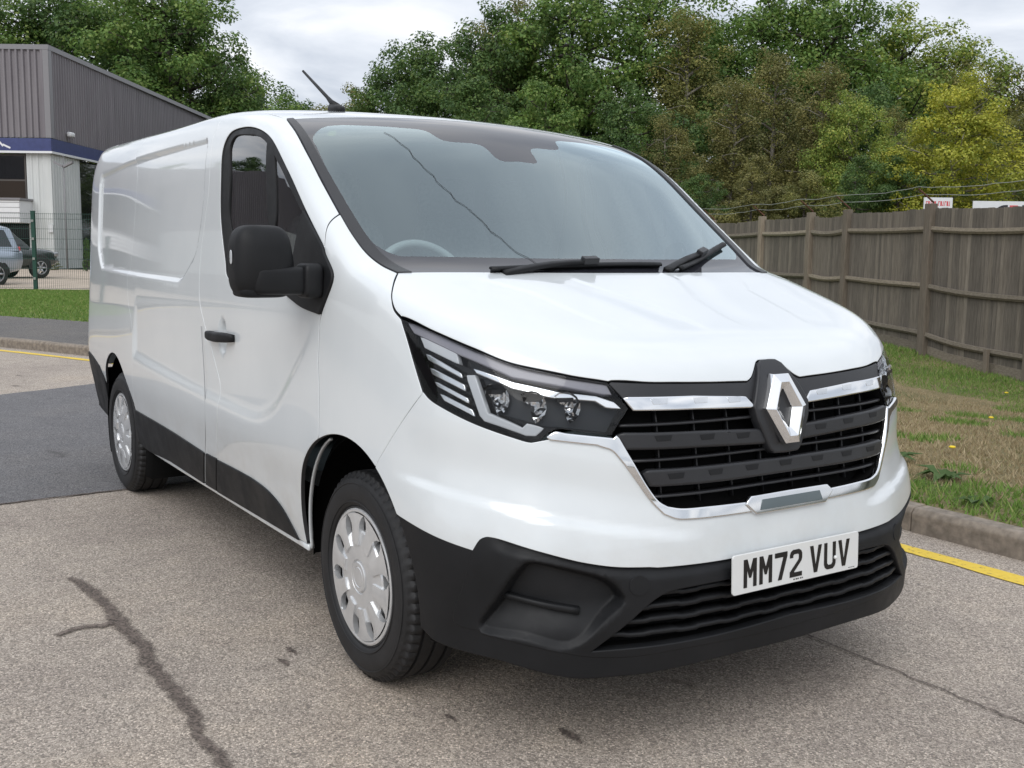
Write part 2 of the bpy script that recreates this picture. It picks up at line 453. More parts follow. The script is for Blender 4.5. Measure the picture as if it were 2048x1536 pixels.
def sweep(P, N, w, t, prof=None):
    """bar along P: width w across (in the skin), thickness t along normals N; returns V, F"""
    P = np.asarray(P, float); N = np.asarray(N, float); T = np.gradient(P, axis=0); T /= np.linalg.norm(T, axis=1)[:, None]
    S = np.cross(N, T); S /= np.linalg.norm(S, axis=1)[:, None]
    prof = prof or [(-.5, -1), (-.5, -.15), (-.36, 0), (.36, 0), (.5, -.15), (.5, -1)]
    w = np.broadcast_to(w, len(P)); t = np.broadcast_to(t, len(P)); k = len(prof)
    V = [p+s*a*ww+n*b*tt for p, n, s, ww, tt in zip(P, N, S, w, t) for a, b in prof]
    F = [(i*k+j, (i+1)*k+j, (i+1)*k+(j+1) % k, i*k+(j+1) % k) for i in range(len(P)-1) for j in range(k)]
    F += [tuple(range(k)), tuple(range((len(P)-1)*k, len(P)*k))[::-1]]
    return V, F
def skin(P):
    """drop nearby points on the skin"""
    P = np.asarray(P, float).copy()
    for _ in range(6):
        g = gradF(P, F0); P = P-g*F0(P)[:, None]
    return P
def onx(Y, Z): Y = np.asarray(Y, float); O = np.stack([0*Y, Y, np.broadcast_to(Z, Y.shape)], -1); return cast(O, np.broadcast_to((1., 0, 0), O.shape))
def onz(X, Y, z0=.4): X = np.asarray(X, float); O = np.stack([X, np.broadcast_to(Y, X.shape), 0*X+z0], -1); return cast(O, np.broadcast_to((0, 0, 1.), O.shape))
def ony(X, Z): X = np.asarray(X, float); O = np.stack([X, 0*X-.1, np.broadcast_to(Z, X.shape)], -1); return cast(O, np.broadcast_to((0, -1., 0), O.shape))
def superbox(c, s, e=4.0, n=24, fn=None):
    """rounded box: superellipsoid with semi-axes s"""
    V = []; F = []
    sg = lambda v, p: math.copysign(abs(v)**p, v)
    for i in range(n+1):
        a = math.pi*(i/n-.5)
        for j in range(2*n):
            b = math.pi*j/n
            p = np.array([sg(math.cos(a), 2/e)*sg(math.cos(b), 2/e), sg(math.cos(a), 2/e)*sg(math.sin(b), 2/e), sg(math.sin(a), 2/e)])
            if fn is not None: p = fn(p)
            V.append(np.asarray(c)+p*np.asarray(s))
    m = 2*n
    for i in range(n):
        for j in range(m): F.append((i*m+j, i*m+(j+1) % m, (i+1)*m+(j+1) % m, (i+1)*m+j))
    return V, F
CV={
'trim':[(-0.909, -0.779, 1.856), (-0.701, -0.815, 1.776), (-0.553, -0.832, 1.686), (-0.406, -0.839, 1.578), (-0.269, -0.844, 1.479), (-0.162, -0.845, 1.404), (-0.078, -0.837, 1.349), (-0.014, -0.821, 1.316), (0.062, -0.805, 1.294)],
'hoodside':[(0.065, -0.806, 1.293), (0.154, -0.868, 1.254), (0.195, -0.894, 1.222), (0.228, -0.903, 1.19), (0.269, -0.903, 1.168)],
'hoodlamp':[(0.271, -0.902, 1.17), (0.409, -0.874, 1.139), (0.541, -0.825, 1.101), (0.643, -0.764, 1.067), (0.732, -0.655, 1.04), (0.792, -0.555, 1.022)],
'hoodgrille':[(0.794, -0.547, 1.024), (0.829, -0.452, 1.019), (0.847, -0.357, 1.015), (0.858, -0.251, 1.011), (0.864, -0.109, 1.006)],
'notch':[(0.864, -0.109, 1.006), (0.859, -0.089, 1.014), (0.831, -0.043, 1.054)],
'notchtop':[(0.831, -0.043, 1.054), (0.827, -0.032, 1.059), (0.827, 0.014, 1.059)],
'lamprear':[(0.272, -0.903, 1.167), (0.321, -0.908, 1.109), (0.374, -0.911, 1.036), (0.417, -0.911, 0.974)],
'lamplow':[(0.417, -0.911, 0.974), (0.446, -0.906, 0.955), (0.5, -0.891, 0.935), (0.59, -0.853, 0.905), (0.688, -0.79, 0.876), (0.725, -0.753, 0.865), (0.738, -0.735, 0.87), (0.75, -0.711, 0.892), (0.759, -0.693, 0.9), (0.796, -0.629, 0.89), (0.828, -0.566, 0.883)],
'lampin':[(0.828, -0.566, 0.883), (0.835, -0.516, 0.954)],
'lampin2':[(0.835, -0.516, 0.954), (0.793, -0.554, 1.021)],
'fendbump':[(0.417, -0.912, 0.968), (0.332, -0.936, 0.871), (0.243, -0.955, 0.763), (0.224, -0.959, 0.738)],
'doorfront':[(-0.269, -0.844, 1.479), (-0.259, -0.876, 1.461), (-0.248, -0.9, 1.435), (-0.235, -0.914, 1.4), (-0.226, -0.92, 1.368)],
'sailfront':[(-0.226, -0.92, 1.368), (-0.214, -0.923, 1.35), (-0.143, -0.926, 1.286), (-0.14, -0.929, 1.264), (-0.209, -0.94, 1.156), (-0.221, -0.942, 1.13)],
'doorfront2':[(-0.221, -0.942, 1.13), (-0.218, -0.946, 1.067), (-0.216, -0.95, 1.006)],
'doorfront3':[(-0.221, -0.95, 1.009), (-0.189, -0.959, 0.885), (-0.173, -0.971, 0.74)],
'doorrear':[(-1.45, -0.831, 1.911), (-1.443, -0.87, 1.866), (-1.419, -0.898, 1.777), (-1.423, -0.918, 1.569), (-1.47, -0.928, 1.42), (-1.497, -0.936, 1.29), (-1.484, -0.945, 1.138), (-1.383, -0.953, 1.006), (-1.258, -0.961, 0.889)],
'doorrear2':[(-1.301, -0.96, 0.91), (-1.229, -0.963, 0.854), (-1.208, -0.966, 0.748), (-1.339, -0.929, 0.484), (-1.437, -0.898, 0.321)],
'pilrear':[(-1.452, -0.951, 1.035), (-1.378, -0.965, 0.805), (-1.392, -0.961, 0.672), (-1.505, -0.929, 0.483), (-1.608, -0.898, 0.322)],
'siderear':[(-2.752, -0.87, 1.841), (-2.69, -0.893, 1.753), (-2.699, -0.91, 1.54), (-2.739, -0.92, 1.354), (-2.767, -0.926, 1.24), (-2.771, -0.933, 1.126), (-2.685, -0.941, 1.035), (-2.616, -0.952, 0.899), (-2.595, -0.958, 0.76), (-2.65, -0.951, 0.659)],
'siderear2':[(-2.64, -0.956, 0.788), (-2.633, -0.952, 0.666), (-2.722, -0.924, 0.522), (-2.752, -0.911, 0.45)],
'recess':[(-3.807, -0.817, 1.852), (-2.786, -0.868, 1.843), (-2.126, -0.882, 1.834), (-1.63, -0.884, 1.831), (-1.523, -0.892, 1.802), (-1.494, -0.914, 1.632), (-1.529, -0.924, 1.481), (-1.579, -0.933, 1.336), (-1.75, -0.939, 1.234), (-1.831, -0.94, 1.207), (-2.236, -0.938, 1.221), (-2.778, -0.925, 1.254), (-3.594, -0.884, 1.281), (-3.771, -0.869, 1.372), (-3.839, -0.858, 1.482), (-3.79, -0.846, 1.709)],
'winouter':[(-1.169, -0.934, 1.334), (-1.25, -0.924, 1.489), (-1.267, -0.914, 1.644), (-1.269, -0.901, 1.761), (-1.226, -0.889, 1.811), (-1.094, -0.883, 1.825), (-0.921, -0.884, 1.806), (-0.763, -0.891, 1.755), (-0.568, -0.906, 1.629), (-0.385, -0.915, 1.484), (-0.225, -0.921, 1.365)],
'winglass':[(-1.09, -0.932, 1.365), (-1.165, -0.924, 1.487), (-1.173, -0.915, 1.64), (-1.203, -0.899, 1.771), (-1.17, -0.893, 1.799), (-1.015, -0.892, 1.795), (-0.907, -0.893, 1.781), (-0.79, -0.899, 1.74), (-0.652, -0.909, 1.654), (-0.512, -0.915, 1.547), (-0.4, -0.919, 1.465)],
'bar':[(-0.806, -0.897, 1.752), (-0.718, -0.927, 1.443), (-0.666, -0.927, 1.443), (-0.735, -0.9, 1.722)],
'sail':[(-0.385, -0.915, 1.484), (-0.225, -0.921, 1.365), (-0.143, -0.926, 1.286), (-0.14, -0.929, 1.264), (-0.224, -0.941, 1.154), (-0.51, -0.942, 1.2)],
'handle':[(-1.364, -0.952, 1.023), (-1.051, -0.952, 1.033), (-1.046, -0.955, 0.996), (-1.354, -0.954, 0.992)],
'hollow':[(-0.227, -0.944, 1.105), (-0.366, -0.957, 0.948), (-0.548, -0.967, 0.78), (-0.642, -0.967, 0.734), (-0.758, -0.966, 0.705), (-1.174, -0.965, 0.708), (-1.836, -0.965, 0.734), (-2.588, -0.958, 0.773)],
'mould':[(-1.33, -0.929, 0.482), (-1.101, -0.93, 0.484), (-0.868, -0.93, 0.48), (-0.727, -0.927, 0.462), (-0.62, -0.921, 0.425), (-0.545, -0.91, 0.367), (-0.507, -0.902, 0.329)],
'mouldlow':[(-0.507, -0.902, 0.329), (-0.921, -0.901, 0.327), (-1.435, -0.898, 0.322)],
'mouldb':[(-1.484, -0.929, 0.485), (-1.339, -0.93, 0.486), (-1.445, -0.899, 0.324), (-1.594, -0.898, 0.323)],
'mouldc':[(-2.702, -0.923, 0.512), (-2.026, -0.932, 0.505), (-1.511, -0.929, 0.483)],
'mouldclow':[(-1.621, -0.898, 0.323), (-2.107, -0.899, 0.33), (-2.76, -0.888, 0.333), (-2.757, -0.903, 0.407)],
'reararch':[(-3.609, -0.887, 0.546), (-3.479, -0.91, 0.636), (-3.382, -0.923, 0.7), (-3.237, -0.932, 0.752), (-3.138, -0.937, 0.766), (-2.98, -0.944, 0.756), (-2.829, -0.949, 0.703), (-2.775, -0.941, 0.617), (-2.765, -0.922, 0.516), (-2.752, -0.911, 0.45), (-2.76, -0.888, 0.333)],
'rearbumper':[(-3.859, -0.897, 0.722), (-3.721, -0.903, 0.677), (-3.482, -0.91, 0.633)],
'gin_side':[(0.833, -0.555, 0.882), (0.857, -0.523, 0.816), (0.882, -0.488, 0.749), (0.901, -0.456, 0.705), (0.909, -0.432, 0.69)],
'gin_low':[(0.909, -0.432, 0.69), (0.917, -0.395, 0.682), (0.929, -0.303, 0.679), (0.935, -0.172, 0.676)],
'gout_side':[(0.798, -0.629, 0.875), (0.817, -0.597, 0.858), (0.831, -0.569, 0.847), (0.847, -0.546, 0.818), (0.871, -0.511, 0.764), (0.894, -0.475, 0.71), (0.91, -0.443, 0.675)],
'gout_low':[(0.91, -0.443, 0.675), (0.92, -0.407, 0.66), (0.928, -0.358, 0.656), (0.935, -0.278, 0.654), (0.939, -0.133, 0.652)],
'gtop_wing':[(0.748, -0.718, 0.88), (0.757, -0.7, 0.892), (0.77, -0.679, 0.888), (0.83, -0.563, 0.874)],
'wlow1':[(0.356, -0.957, 0.617), (0.509, -0.936, 0.594), (0.649, -0.882, 0.574)],
'wlow2':[(0.647, -0.883, 0.573), (0.654, -0.878, 0.588), (0.663, -0.871, 0.605), (0.676, -0.861, 0.614), (0.698, -0.846, 0.615), (0.79, -0.766, 0.589), (0.85, -0.665, 0.559), (0.883, -0.591, 0.545), (0.918, -0.5, 0.539)],
'wlow3':[(0.902, -0.545, 0.539), (0.934, -0.437, 0.535), (0.955, -0.239, 0.532), (0.957, -0.037, 0.534)],
'archbump':[(0.364, -0.956, 0.599), (0.393, -0.952, 0.544), (0.435, -0.941, 0.432), (0.456, -0.931, 0.319)],
'blow':[(0.448, -0.931, 0.31), (0.494, -0.923, 0.293), (0.718, -0.828, 0.282), (0.843, -0.672, 0.245), (0.891, -0.57, 0.246), (0.956, -0.304, 0.259), (0.963, 0.04, 0.257)],
'lipseam':[(0.581, -0.904, 0.364), (0.701, -0.842, 0.343), (0.846, -0.675, 0.307), (0.893, -0.573, 0.299), (0.948, -0.394, 0.306), (0.965, -0.115, 0.302), (0.965, 0.057, 0.299)],
'lg_left':[(0.86, -0.648, 0.317), (0.898, -0.571, 0.382), (0.929, -0.489, 0.453), (0.938, -0.448, 0.47), (0.949, -0.384, 0.476), (0.961, -0.242, 0.479)],
'lg_low':[(0.86, -0.648, 0.317), (0.932, -0.473, 0.323), (0.964, -0.217, 0.327), (0.966, 0.053, 0.335)],
'fogseam':[(0.647, -0.883, 0.573), (0.62, -0.895, 0.475), (0.585, -0.902, 0.364), (0.66, -0.867, 0.354), (0.792, -0.763, 0.329), (0.849, -0.668, 0.307)],
'pocket':[(0.739, -0.825, 0.509), (0.769, -0.796, 0.558), (0.783, -0.78, 0.561), (0.835, -0.702, 0.543), (0.875, -0.619, 0.517), (0.885, -0.596, 0.501), (0.9, -0.567, 0.457), (0.879, -0.614, 0.402), (0.856, -0.659, 0.351), (0.841, -0.687, 0.332), (0.826, -0.714, 0.329), (0.766, -0.793, 0.35), (0.657, -0.869, 0.363), (0.699, -0.85, 0.436)],
'blade':[(0.711, -0.843, 0.455), (0.796, -0.767, 0.438), (0.852, -0.673, 0.419)],
'cap':[(0.912, -0.53, 0.493)],
'strip':[(0.826, -0.521, 0.975), (0.884, -0.133, 0.957), (0.891, -0.111, 0.933), (0.839, -0.507, 0.951)],
'upperblack_low':[(0.826, -0.521, 0.975), (0.884, -0.133, 0.957)],
'bar2':[(0.837, -0.546, 0.882), (0.903, -0.089, 0.868), (0.908, -0.057, 0.837), (0.848, -0.53, 0.853)],
'bar3':[(0.876, -0.487, 0.782), (0.911, -0.291, 0.78), (0.917, -0.054, 0.78), (0.913, 0.216, 0.79)],
'bar3b':[(0.886, -0.472, 0.755), (0.916, -0.294, 0.751), (0.922, -0.058, 0.751), (0.919, 0.211, 0.758)],
'thin1':[(0.84, -0.525, 0.916), (0.898, -0.097, 0.9)],
'thin2':[(0.859, -0.519, 0.816), (0.898, -0.361, 0.813), (0.912, -0.113, 0.809), (0.907, 0.22, 0.827)],
'thin3':[(0.896, -0.461, 0.718), (0.919, -0.33, 0.717), (0.929, -0.125, 0.713), (0.926, 0.205, 0.718)],
'emblem':[(0.855, -0.006, 1.021), (0.856, 0.049, 1.021), (0.89, 0.102, 0.934), (0.908, 0.029, 0.836), (0.908, -0.019, 0.836), (0.891, -0.053, 0.933)],
'emblemhole':[(0.873, 0.039, 0.987), (0.891, 0.072, 0.934), (0.902, 0.027, 0.872), (0.892, 0.015, 0.927)],
'lamp_c':[(0.539, -0.854, 1.033), (0.565, -0.839, 1.035), (0.586, -0.837, 1.0), (0.62, -0.831, 0.936), (0.702, -0.771, 0.903), (0.71, -0.76, 0.915), (0.742, -0.721, 0.904), (0.73, -0.744, 0.882), (0.712, -0.765, 0.882), (0.613, -0.839, 0.913), (0.599, -0.845, 0.927)],
'lamp_strip':[(0.561, -0.837, 1.049), (0.66, -0.775, 1.02), (0.739, -0.681, 0.997), (0.79, -0.592, 0.986), (0.815, -0.55, 0.97), (0.826, -0.536, 0.955), (0.809, -0.571, 0.96), (0.792, -0.594, 0.977), (0.734, -0.698, 0.986), (0.664, -0.777, 1.007), (0.57, -0.834, 1.042)],
'lamp_slat0':[(0.348, -0.898, 1.128), (0.493, -0.857, 1.092), (0.514, -0.859, 1.058), (0.378, -0.899, 1.095)],
'lamp_slat1':[(0.384, -0.9, 1.084), (0.524, -0.86, 1.037), (0.534, -0.86, 1.02), (0.4, -0.9, 1.062)],
'lamp_slat2':[(0.409, -0.901, 1.046), (0.541, -0.86, 1.007), (0.551, -0.86, 0.986), (0.425, -0.901, 1.024)],
'lamp_slat3':[(0.435, -0.901, 1.01), (0.558, -0.859, 0.971), (0.567, -0.858, 0.953), (0.451, -0.899, 0.992)],
'lamp_slat4':[(0.461, -0.898, 0.978), (0.576, -0.855, 0.941), (0.588, -0.852, 0.919), (0.483, -0.894, 0.955)],
'lamp_bowls':[(0.632, -0.814, 0.976), (0.709, -0.747, 0.961), (0.758, -0.672, 0.961)],
'lamp_topband':[(0.291, -0.901, 1.16), (0.544, -0.827, 1.095), (0.736, -0.657, 1.033), (0.793, -0.558, 1.016), (0.806, -0.552, 0.994), (0.76, -0.631, 1.011), (0.654, -0.771, 1.039), (0.495, -0.856, 1.092), (0.326, -0.901, 1.136)],
'lamp_inner':[(0.578, -0.833, 1.031), (0.664, -0.777, 1.009), (0.792, -0.594, 0.977), (0.826, -0.536, 0.955), (0.823, -0.572, 0.892), (0.758, -0.692, 0.908), (0.74, -0.722, 0.909), (0.63, -0.824, 0.937)],
'frit':[(-0.727, -0.686, 1.81), (-0.719, -0.732, 1.8), (-0.65, -0.778, 1.757), (-0.587, -0.788, 1.718), (-0.416, -0.806, 1.593), (-0.28, -0.81, 1.495), (-0.159, -0.805, 1.411), (-0.09, -0.784, 1.368), (-0.043, -0.738, 1.345)],
'fritlow':[(-0.036, -0.704, 1.345), (0.001, -0.504, 1.344), (0.031, -0.239, 1.343), (0.039, 0.064, 1.342)],
'antbase':[(-1.161, -0.504, 1.936), (-1.149, -0.425, 1.929)],
}
# ------------------------------------------------------------------ the place: axes along the view (s to the right, d ahead)
F2 = np.array([-.8346096, .55084191]); R2 = np.array([.55084191, .8346096])
def EP(s, d, z=0.0):
    p = CAMP[:2]+F2*d+R2*s; return np.array([p[0], p[1], z])
VROT = math.atan2(R2[1], R2[0])       # local x of things facing the viewer runs along R2

# kerb line, from the near right round behind the van to the far left
KP = crom([(60, 2.2, 0), (20, 2.2, 0), (3, 2.2, 0), (-1, 2.2, 0), (-4, 2.13, 0), (-7, 1.72, 0), (-9, 1.25, 0), (-10.9, .54, 0), (-12.7, -.24, 0), (-16, -1.8, 0), (-24, -5.8, 0), (-48, -19, 0)], .15)[:, :2]
KT = np.gradient(KP, axis=0); KT /= np.linalg.norm(KT, axis=1)[:, None]; KN = np.stack([KT[:, 1], -KT[:, 0]], -1)   # points away from the road
KS = np.r_[0, np.cumsum(np.linalg.norm(np.diff(KP, axis=0), axis=1))]

# ---- materials of the setting
Ma = Mat('tarmac').set(Roughness=.86)
def tarmac(M, light, mid, dark, tint):
    v = M.n('ShaderNodeTexVoronoi'); v.inputs['Scale'].default_value = 178; M.l(M.pos(), v.inputs['Vector'])
    g = M.n('ShaderNodeSeparateColor'); M.l(v.outputs['Color'], g.inputs[0])
    st = M.ramp(g.outputs[0], [(.0, dark), (.35, mid), (.78, light), (1.0, tuple(min(1, c*1.45) for c in light))])
    v2 = M.n('ShaderNodeTexVoronoi', feature='DISTANCE_TO_EDGE'); v2.inputs['Scale'].default_value = 178; M.l(M.pos(), v2.inputs['Vector'])
    ed = M.ramp(v2.outputs['Distance'], [(.0, (.55,)*3), (.16, (1, 1, 1))])
    c1 = M.mix(1.0, st.outputs[0], ed.outputs[0], 'MULTIPLY')
    big = M.noise(.55, 5, .6); bigr = M.ramp(big.outputs['Fac'], [(.3, (.80, .79, .80)), (.5, (1, 1, 1)), (.72, (1.12, 1.08, 1.02))]); c2 = M.mix(1.0, c1, bigr.outputs[0], 'MULTIPLY')
    md = M.noise(5.5, 6, .65); mdr = M.ramp(md.outputs['Fac'], [(.32, (.86, .85, .85)), (.5, (1, 1, 1)), (.7, (1.06, 1.05, 1.03))]); c3 = M.mix(.9, c2, mdr.outputs[0], 'MULTIPLY')
    # oil drips and dark spots
    sp = M.noise(2.6, 3, .5, dist=.4); spr = M.ramp(sp.outputs['Fac'], [(.70, (1, 1, 1)), (.76, (.42, .40, .40))]); c4 = M.mix(.8, c3, spr.outputs[0], 'MULTIPLY')
    M.l(c4, M.b.inputs['Base Color'])
    h = M.n('ShaderNodeMath', operation='ADD'); M.l(v2.outputs['Distance'], h.inputs[0]); nn = M.noise(60, 3); M.l(nn.outputs['Fac'], h.inputs[1])
    M.bump(h.outputs[0], .8, .006); return M.m
TARMAC = tarmac(Ma, (.53, .462, .395), (.405, .348, .294), (.21, .182, .156), 0)
Ma2 = Mat('tarmac_patch').set(Roughness=.8); TARPATCH = tarmac(Ma2, (.21, .205, .21), (.15, .147, .153), (.07, .07, .072), 0)
Ma3 = Mat('footway_tarmac').set(Roughness=.9); FOOTWAY = tarmac(Ma3, (.20, .19, .18), (.13, .122, .118), (.05, .05, .05), 0)
CONC = simple('kerb_concrete', (.215, .182, .148), .9, var=.35, vscale=22, bump=.5, bscale=130)
YARD = simple('yard_surface', (.42, .35, .28), .95, var=.2, vscale=1.5, bump=.3, bscale=40)
Mg = Mat('turf').set(Roughness=.95)
def turf(M, dry):
    a = M.noise(.8, 5, .6); b = M.noise(28, 5, .7)
    r = M.ramp(a.outputs['Fac'], [(.36, (.09, .13, .03)), (.46, (.19, .165, .08)), (.62, (.30, .235, .135))] if dry else [(.3, (.085, .14, .032)), (.7, (.13, .19, .05))])
    r2 = M.ramp(b.outputs['Fac'], [(.3, (.55, .55, .5)), (.7, (1.15, 1.12, 1.05))]); M.l(M.mix(1.0, r.outputs[0], r2.outputs[0], 'MULTIPLY'), M.b.inputs['Base Color']); M.bump(b.outputs['Fac'], .8, .03)
    return M.m
TURFDRY = turf(Mg, True); Mg2 = Mat('turf_green').set(Roughness=.95); TURFGREEN = turf(Mg2, False)
Mw = Mat('woodland_floor').set(Roughness=1.0); _a = Mw.noise(1.2, 5); _r2 = Mw.ramp(_a.outputs['Fac'], [(.3, (.03, .035, .016)), (.7, (.06, .06, .03))]); Mw.l(_r2.outputs[0], Mw.b.inputs['Base Color']); WOODFLOOR = Mw.m
My = Mat('yellow_paint').set(Roughness=.75)
_a = My.noise(38, 5, .7); _r2 = My.ramp(_a.outputs['Fac'], [(.34, (.16, .12, .06)), (.40, (.66, .46, .045)), (.8, (.74, .55, .07))]); My.l(_r2.outputs[0], My.b.inputs['Base Color']); _b = My.noise(150, 3); My.bump(_b.outputs['Fac'], .5, .004); YELLOW = My.m

# ---- ground, road, verge
def sheet(name, P, mat, k='structure'):
    return kind(mesh(name, P, [tuple(range(len(P)))], mat, None, False), k)
sheet('ground', [(-900, -900, -.45), (900, -900, -.45), (900, 900, -.45), (-900, 900, -.45)], WOODFLOOR)
sheet('road', [(60, 2.26, 0), (60, -75, 0), (-75, -75, 0), (-75, -19, 0)]+[(p[0], p[1], 0) for p in (KP+KN*.06)[::-1][::6]], TARMAC)
def zfar(P):
    """height of the land a few metres behind the kerb"""
    return np.interp(-P[:, 0], [3.0, 3.8, 5.6, 6.3, 8, 11, 14, 40], [-.16, -.14, -.05, .05, .14, .2, .25, .25])
def verge_z(P, t): return .118+(zfar(P)-.118)*sstep(.3, 7, t)
def strip_sheet(name, i0, i1, ts, mat, dz=0.0, step=2):
    ii = np.unique(np.r_[np.arange(i0, i1, step), i1]); V = []
    for t in ts:
        p = KP[ii]+KN[ii]*t; V.append(np.c_[p, verge_z(p, np.full(len(p), t))+dz])
    V = np.vstack(V); n = len(ii); F = [(a*n+j, (a+1)*n+j, (a+1)*n+j+1, a*n+j+1) for a in range(len(ts)-1) for j in range(n-1)]
    return kind(mesh(name, V, F, mat), 'structure')
iR = np.argmin(np.abs(KP[:, 0]-26)); iM = np.argmin(np.abs(KP[:, 0]+7.4)); iE = len(KP)-1; iM += 0
strip_sheet('verge', iR, iM, [.10, .3, .8, 1.5, 2.5, 3.5, 5, 7, 10], TURFDRY)
strip_sheet('footpath', iM, iE, [.10, .6, 1.2, 1.8, 2.55], FOOTWAY)
strip_sheet('lawn', iM, iE, [2.55, 3.2, 4, 5, 7, 10, 13, 16], TURFGREEN)
# woodland ground behind the timber fence and the yard by the works
sheet('woodland_ground', [EP(-26, 24, -.02), EP(60, 4, -.30), EP(140, 30, -.02), EP(120, 140, -.02), EP(-26, 140, -.02)], WOODFLOOR)
sheet('yard', [EP(-100, 26.6, .262), EP(4, 27.2, .262), EP(4, 49, .30), EP(-100, 49, .30)], YARD)
# asphalt repair and its seam, hair crack by the bumper
def rag(P, amp, step, close=True):
    P = np.asarray(P, float); Q = redens(P, step) if close else crom(np.c_[P, 0*P[:, 0]], step)[:, :2]
    return Q+RNG.normal(0, amp, Q.shape)
sheet('road_repair', [(x, y, .004) for x, y in rag([(-3.07, -7), (-3.07, -1.55), (-3.10, -.9), (-3.12, 1.75), (-8.3, 1.2), (-8.06, 0), (-7.63, -.93), (-7.2, -7)], .012, .12)], TARPATCH)
Mt = Mat('crack_tar').set(Roughness=.9)
def crack_mat(M, col, lo, hi, sc):
    a = M.noise(sc, 5, .75); r = M.ramp(a.outputs['Fac'], [(lo, (0, 0, 0)), (hi, (1, 1, 1))])
    u = M.n('ShaderNodeUVMap'); sx = M.n('ShaderNodeSeparateXYZ'); M.l(u.outputs[0], sx.inputs[0])
    w = M.n('ShaderNodeMapRange'); w.inputs[1].default_value = 0; w.inputs[2].default_value = 1; w.inputs[3].default_value = .40; w.inputs[4].default_value = -.40; M.l(sx.outputs[0], w.inputs[0])
    ad = M.n('ShaderNodeMath', operation='ADD'); M.l(a.outputs['Fac'], ad.inputs[0]); M.l(w.outputs[0], ad.inputs[1])
    st = M.ramp(ad.outputs[0], [(lo, (0, 0, 0)), (hi, (1, 1, 1))])
    v = M.n('ShaderNodeTexVoronoi'); v.inputs['Scale'].default_value = 140; M.l(M.pos(), v.inputs['Vector']); g = M.n('ShaderNodeSeparateColor'); M.l(v.outputs['Color'], g.inputs[0])
    cr_ = M.ramp(g.outputs[0], [(.2, tuple(c*.6 for c in col)), (.8, tuple(c*1.7 for c in col))]); M.l(cr_.outputs[0], M.b.inputs['Base Color'])
    mu = M.n('ShaderNodeMath', operation='MULTIPLY'); mu.inputs[1].default_value = .86; M.l(st.outputs[0], mu.inputs[0]); M.l(mu.outputs[0], M.b.inputs['Alpha']); return M.m
TAR = crack_mat(Mt, (.11, .088, .075), .43, .72, 95)
def ribbon(name, path, half, z, mat, jit=.0, step=.03):
    """strip along a path with UV.x = distance from the middle (0) to the edge (1)"""
    P = crom(np.c_[np.asarray(path, float), np.zeros(len(path))], step)[:, :2]; P[1:-1] += RNG.normal(0, jit, (len(P)-2, 2))
    T = np.gradient(P, axis=0); T /= np.linalg.norm(T, axis=1)[:, None]; N = np.stack([-T[:, 1], T[:, 0]], -1); n = len(P)
    hw_ = np.interp(np.linspace(0, 1, n), np.linspace(0, 1, len(np.atleast_1d(half))), np.atleast_1d(half)) if np.ndim(half) else np.full(n, half)
    V = np.vstack([np.c_[P+N*hw_[:, None], np.full(n, z)], np.c_[P, np.full(n, z)], np.c_[P-N*hw_[:, None], np.full(n, z)]])
    F = [(k*n+j, k*n+j+1, (k+1)*n+j+1, (k+1)*n+j) for k in range(2) for j in range(n-1)]
    o = mesh(name, V, F, mat, None, False); uv = o.data.uv_layers.new(name='UVMap'); co = np.r_[np.ones(n), np.zeros(n), np.ones(n)]
    li = np.empty(len(o.data.loops), np.int32); o.data.loops.foreach_get('vertex_index', li); u = np.zeros((len(li), 2)); u[:, 0] = co[li]; uv.data.foreach_set('uv', u.ravel())
    return kind(o, 'structure')
ribbon('road_crack', [(-1.55, -1.49), (-1.42, -1.465), (-1.21, -1.44), (-1.02, -1.445), (-.84, -1.44), (-.6, -1.435), (-.38, -1.45), (-.18, -1.44), (-.01, -1.45), (.15, -1.47), (.32, -1.47), (.6, -1.50)], [.035, .06, .045, .065, .055, .06, .05, .05, .035, .045, .03], .007, TAR, .006)
ribbon('road_crack', [(-.93, -1.43), (-.90, -1.50), (-.92, -1.56), (-.88, -1.66)], [.05, .045, .035, .03], .006, TAR, .004)
ribbon('road_crack', [(.30, .62), (.49, .62), (.69, .62), (1.01, .61), (1.34, .60), (2.4, .57)], .011, .005, TAR, .003)
ribbon('road_crack', [(-3.07, -3.6), (-3.07, -1.55), (-3.10, -.9), (-3.1, .5)], .022, .0065, TAR, .004)
for x, y, r_ in ((.70, -.59, .055), (.42, -.82, .03), (-.32, -1.02, .04), (-.24, -1.08, .035), (.95, -.62, .025), (-1.9, -1.72, .03)):
    ribbon('oil_spot', [(x-r_, y), (x, y+.01), (x+r_, y)], [r_*.15, r_*.75, r_*.5, r_*.1], .005, TAR, .004, .012)
# yellow line: a painted ribbon a hand's width from the kerb
Q = KP[iR:iE:1]; N_ = KN[iR:iE:1]; nl = len(Q)
w0 = -.235+RNG.normal(0, .005, nl); w1 = -.345+RNG.normal(0, .005, nl)
Vy = np.vstack([np.c_[Q+N_*w0[:, None], np.full(nl, .004)], np.c_[Q+N_*w1[:, None], np.full(nl, .004)]])
kind(mesh('yellow_line', Vy, [(j, j+1, nl+j+1, nl+j) for j in range(nl-1)], YELLOW, None, False), 'structure')
